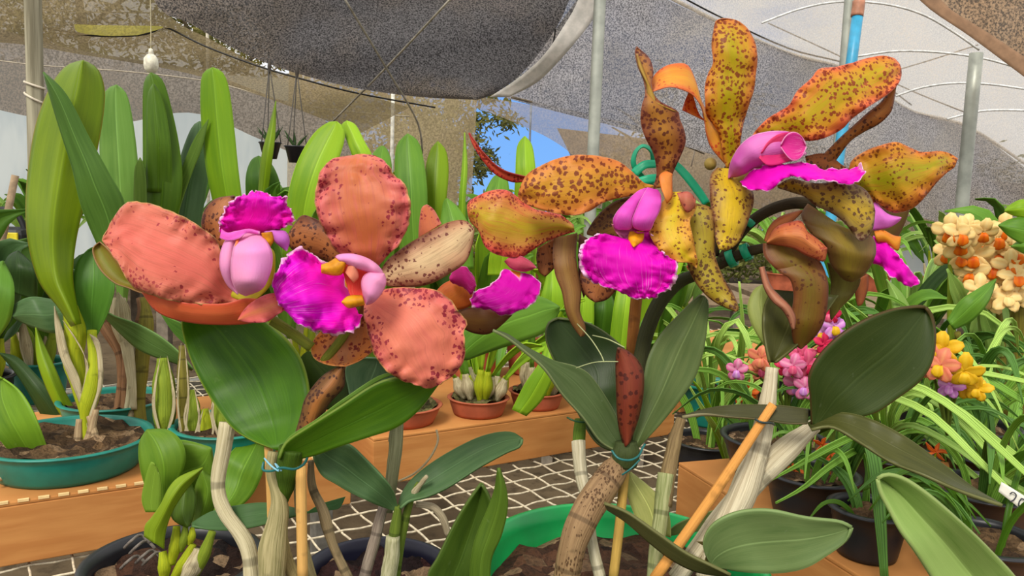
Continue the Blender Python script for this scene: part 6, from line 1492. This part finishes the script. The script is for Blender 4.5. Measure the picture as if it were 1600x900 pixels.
for (x0, y0, x1, y1, r) in ((1490, 640, 1484, 400, 6), (1512, 600, 1496, 520, 9), (1590, 650, 1592, 430, 12), (1568, 640, 1560, 470, 7)):
    q = P(x0, y0, 1.16); b_ = c+Vector((rnd.uniform(-.02, .02), rnd.uniform(-.02, .02), .05))
    tubew('cane', [b_, b_.lerp(q, .5), q, P((x0+x1)/2, (y0+y1)/2, 1.15), P(x1, y1, 1.13)], [r*.8*1.15/FPX, r*1.15/FPX, r*1.15/FPX, r*1.15/FPX, r*.5*1.15/FPX], olc if r > 6 else ygb2, t, n=30, m=12)
for (x, y, x2, y2, w, m_) in ((1512, 520, 1480, 420, 26, 'pale'), (1500, 480, 1560, 440, 26, 'mid'), (1590, 420, 1530, 360, 20, 'lime'), (1480, 560, 1440, 500, 28, 'mid'), (1590, 500, 1640, 440, 30, 'deep'), (1560, 580, 1530, 470, 26, 'pale'), (1590, 380, 1612, 330, 24, 'mid')):
    blade('leaf', [(x, y, 1.16), ((x+x2)/2+6, (y+y2)/2, 1.13), (x2, y2, 1.11)], [5, w, w*.9, 3], G[m_], t, twist=rnd.uniform(-.5, .5), n=16, m=6, th=.0015)

# ---------------- hanging baskets far left
for k, (x, y, w, lab) in enumerate(((422, 236, 34, 'small black basket hanging on wires left of its twin'), (462, 242, 34, 'small black basket hanging on wires right of its twin'))):
    c = P(x, y, 3.0); r_ = w/2*3.0/FPX
    t = thing('hanging_basket', lab, 'basket', c-Vector((0, 0, .03)), 'hanging baskets')
    lathe('basket', c-Vector((0, 0, .03)), [(0, 0), (r_*.6, 0), (r_*.95, .058), (r_*1.05, .060), (r_*1.02, .064), (r_*.9, .062), (r_*.6, .03), (0, .03)], blackp, t, 20)
    top = P(x+(-1 if k == 0 else 2), 102 if k == 0 else 110, 3.0)
    for a in (0, 2.1, 4.2):
        s_ = c+Vector((math.cos(a)*r_, math.sin(a)*r_, .03)); tubew('hanger_wire', [s_, s_.lerp(top, .5), top], .0022, plain((70, 66, 60), .5), t, n=4, m=5)
    tubew('hook', [top-Vector((0, 0, .03)), top, top+Vector((0, 0, .025))], [.006, .008, .003], plain((60, 52, 44), .5), t, n=6, m=8)
    for j in range(7):
        a = rnd.random()*6.28; b_ = c+Vector((0, 0, .02))
        bladew('leaf', [b_, b_+Vector((math.cos(a)*.02, 0, .03)), b_+Vector((math.cos(a)*.05, .0, .045+rnd.random()*.03))], [.004, .010, .001], G['dark'], t, n=6, m=2, th=.001)

# ---------------- far benches with pots and clutter
def farbench(x0, x1, d, label, seed):
    a = P(x0, 330, d); b = P(x1, 330, d)
    t = thing('plant_bench', label, 'bench', Vector(((a.x+b.x)/2, a.y, 0)))
    L = b.x-a.x
    box('bench_top', Vector(((a.x+b.x)/2, a.y+.4, .78)), L, .9, .04, 0, plain((140, 120, 96), .8), t)
    for i in range(5):
        for yy in (0, .8): box('leg', Vector((a.x+.05+(L-.1)*i/4, a.y+yy, .38)), .05, .05, .76, 0, plain((120, 110, 96), .8), t)
    return a, b
FAR = [(-320, 460, 3.3, 'long wooden bench of small orchids beyond the left end', 8), (560, 1180, 3.4, 'wooden bench of small orchids beyond the middle leaves', 7), (1230, 1900, 3.2, 'wooden bench of small orchids beyond the right hand plants', 7)]
place = ['at the left end', 'second from the left end', 'third from the left end', 'at the middle', 'right of the middle', 'third from the right end', 'second from the right end', 'at the right end']
for bi, (x0, x1, d, lab, n) in enumerate(FAR):
    a, b = farbench(x0, x1, d, lab, bi)
    for k in range(n):
        rnd = random.Random(900+bi*20+k)
        c = Vector((a.x+(b.x-a.x)*(k+.5)/n, a.y+.25+.3*rnd.random(), .80))
        t = thing('potted_orchid', 'small orchid far back on the %s bench, %s of its row' % (('left', 'middle', 'right')[bi], place[k] if n == 8 else place[k+(k > 3)]), 'orchid', c, 'orchids on the far benches')
        pot(t, c, .08, .065, .10, (terra, blackp, terra)[k % 3], sub=brk2)
        if (k+bi) % 2: clump(t, c+Vector((0, 0, .08)), rnd, 12, .38, .18, .05, ('mid', 'pale', 'deep'), pot_r=.08)
        else: grassy(t, c+Vector((0, 0, .08)), rnd, 22, .42, .022, ('grass', 'grass2', 'pale'), pot_r=.07)
# machine and leaning stick on the far left bench
c = P(14, 305, 3.3); c.z = .80
t = thing('sprayer', 'black and yellow machine on the far left bench', 'machine', c)
box('body', c+Vector((-.02, 0, .12)), .22, .16, .16, .1, plain((40, 42, 44), .5), t, bev=.03)
box('yellow_band', c+Vector((-.02, -.082, .16)), .20, .012, .04, .1, plain((206, 190, 40), .5), t, bev=.004)
tubew('handle', [c+Vector((-.11, 0, .16)), c+Vector((-.08, 0, .26)), c+Vector((.03, 0, .26)), c+Vector((.09, 0, .10)), c+Vector((.10, 0, .02))], .012, plain((30, 30, 34), .5), t, n=18, m=8)
box('base', c+Vector((-.02, 0, .02)), .24, .18, .04, .1, plain((70, 70, 72), .5), t, bev=.006)
q0 = P(6, 362, 2.9); q1 = P(24, 274, 2.9); dz = (q1-q0); ft = q0-dz*(q0.z/dz.z)
tag(tubew('leaning_stick', [ft, q0, q1], .013, plain((150, 128, 100), .8), None, n=6, m=10), 'brown stick leaning in front of the machine at the far left', 'stick')
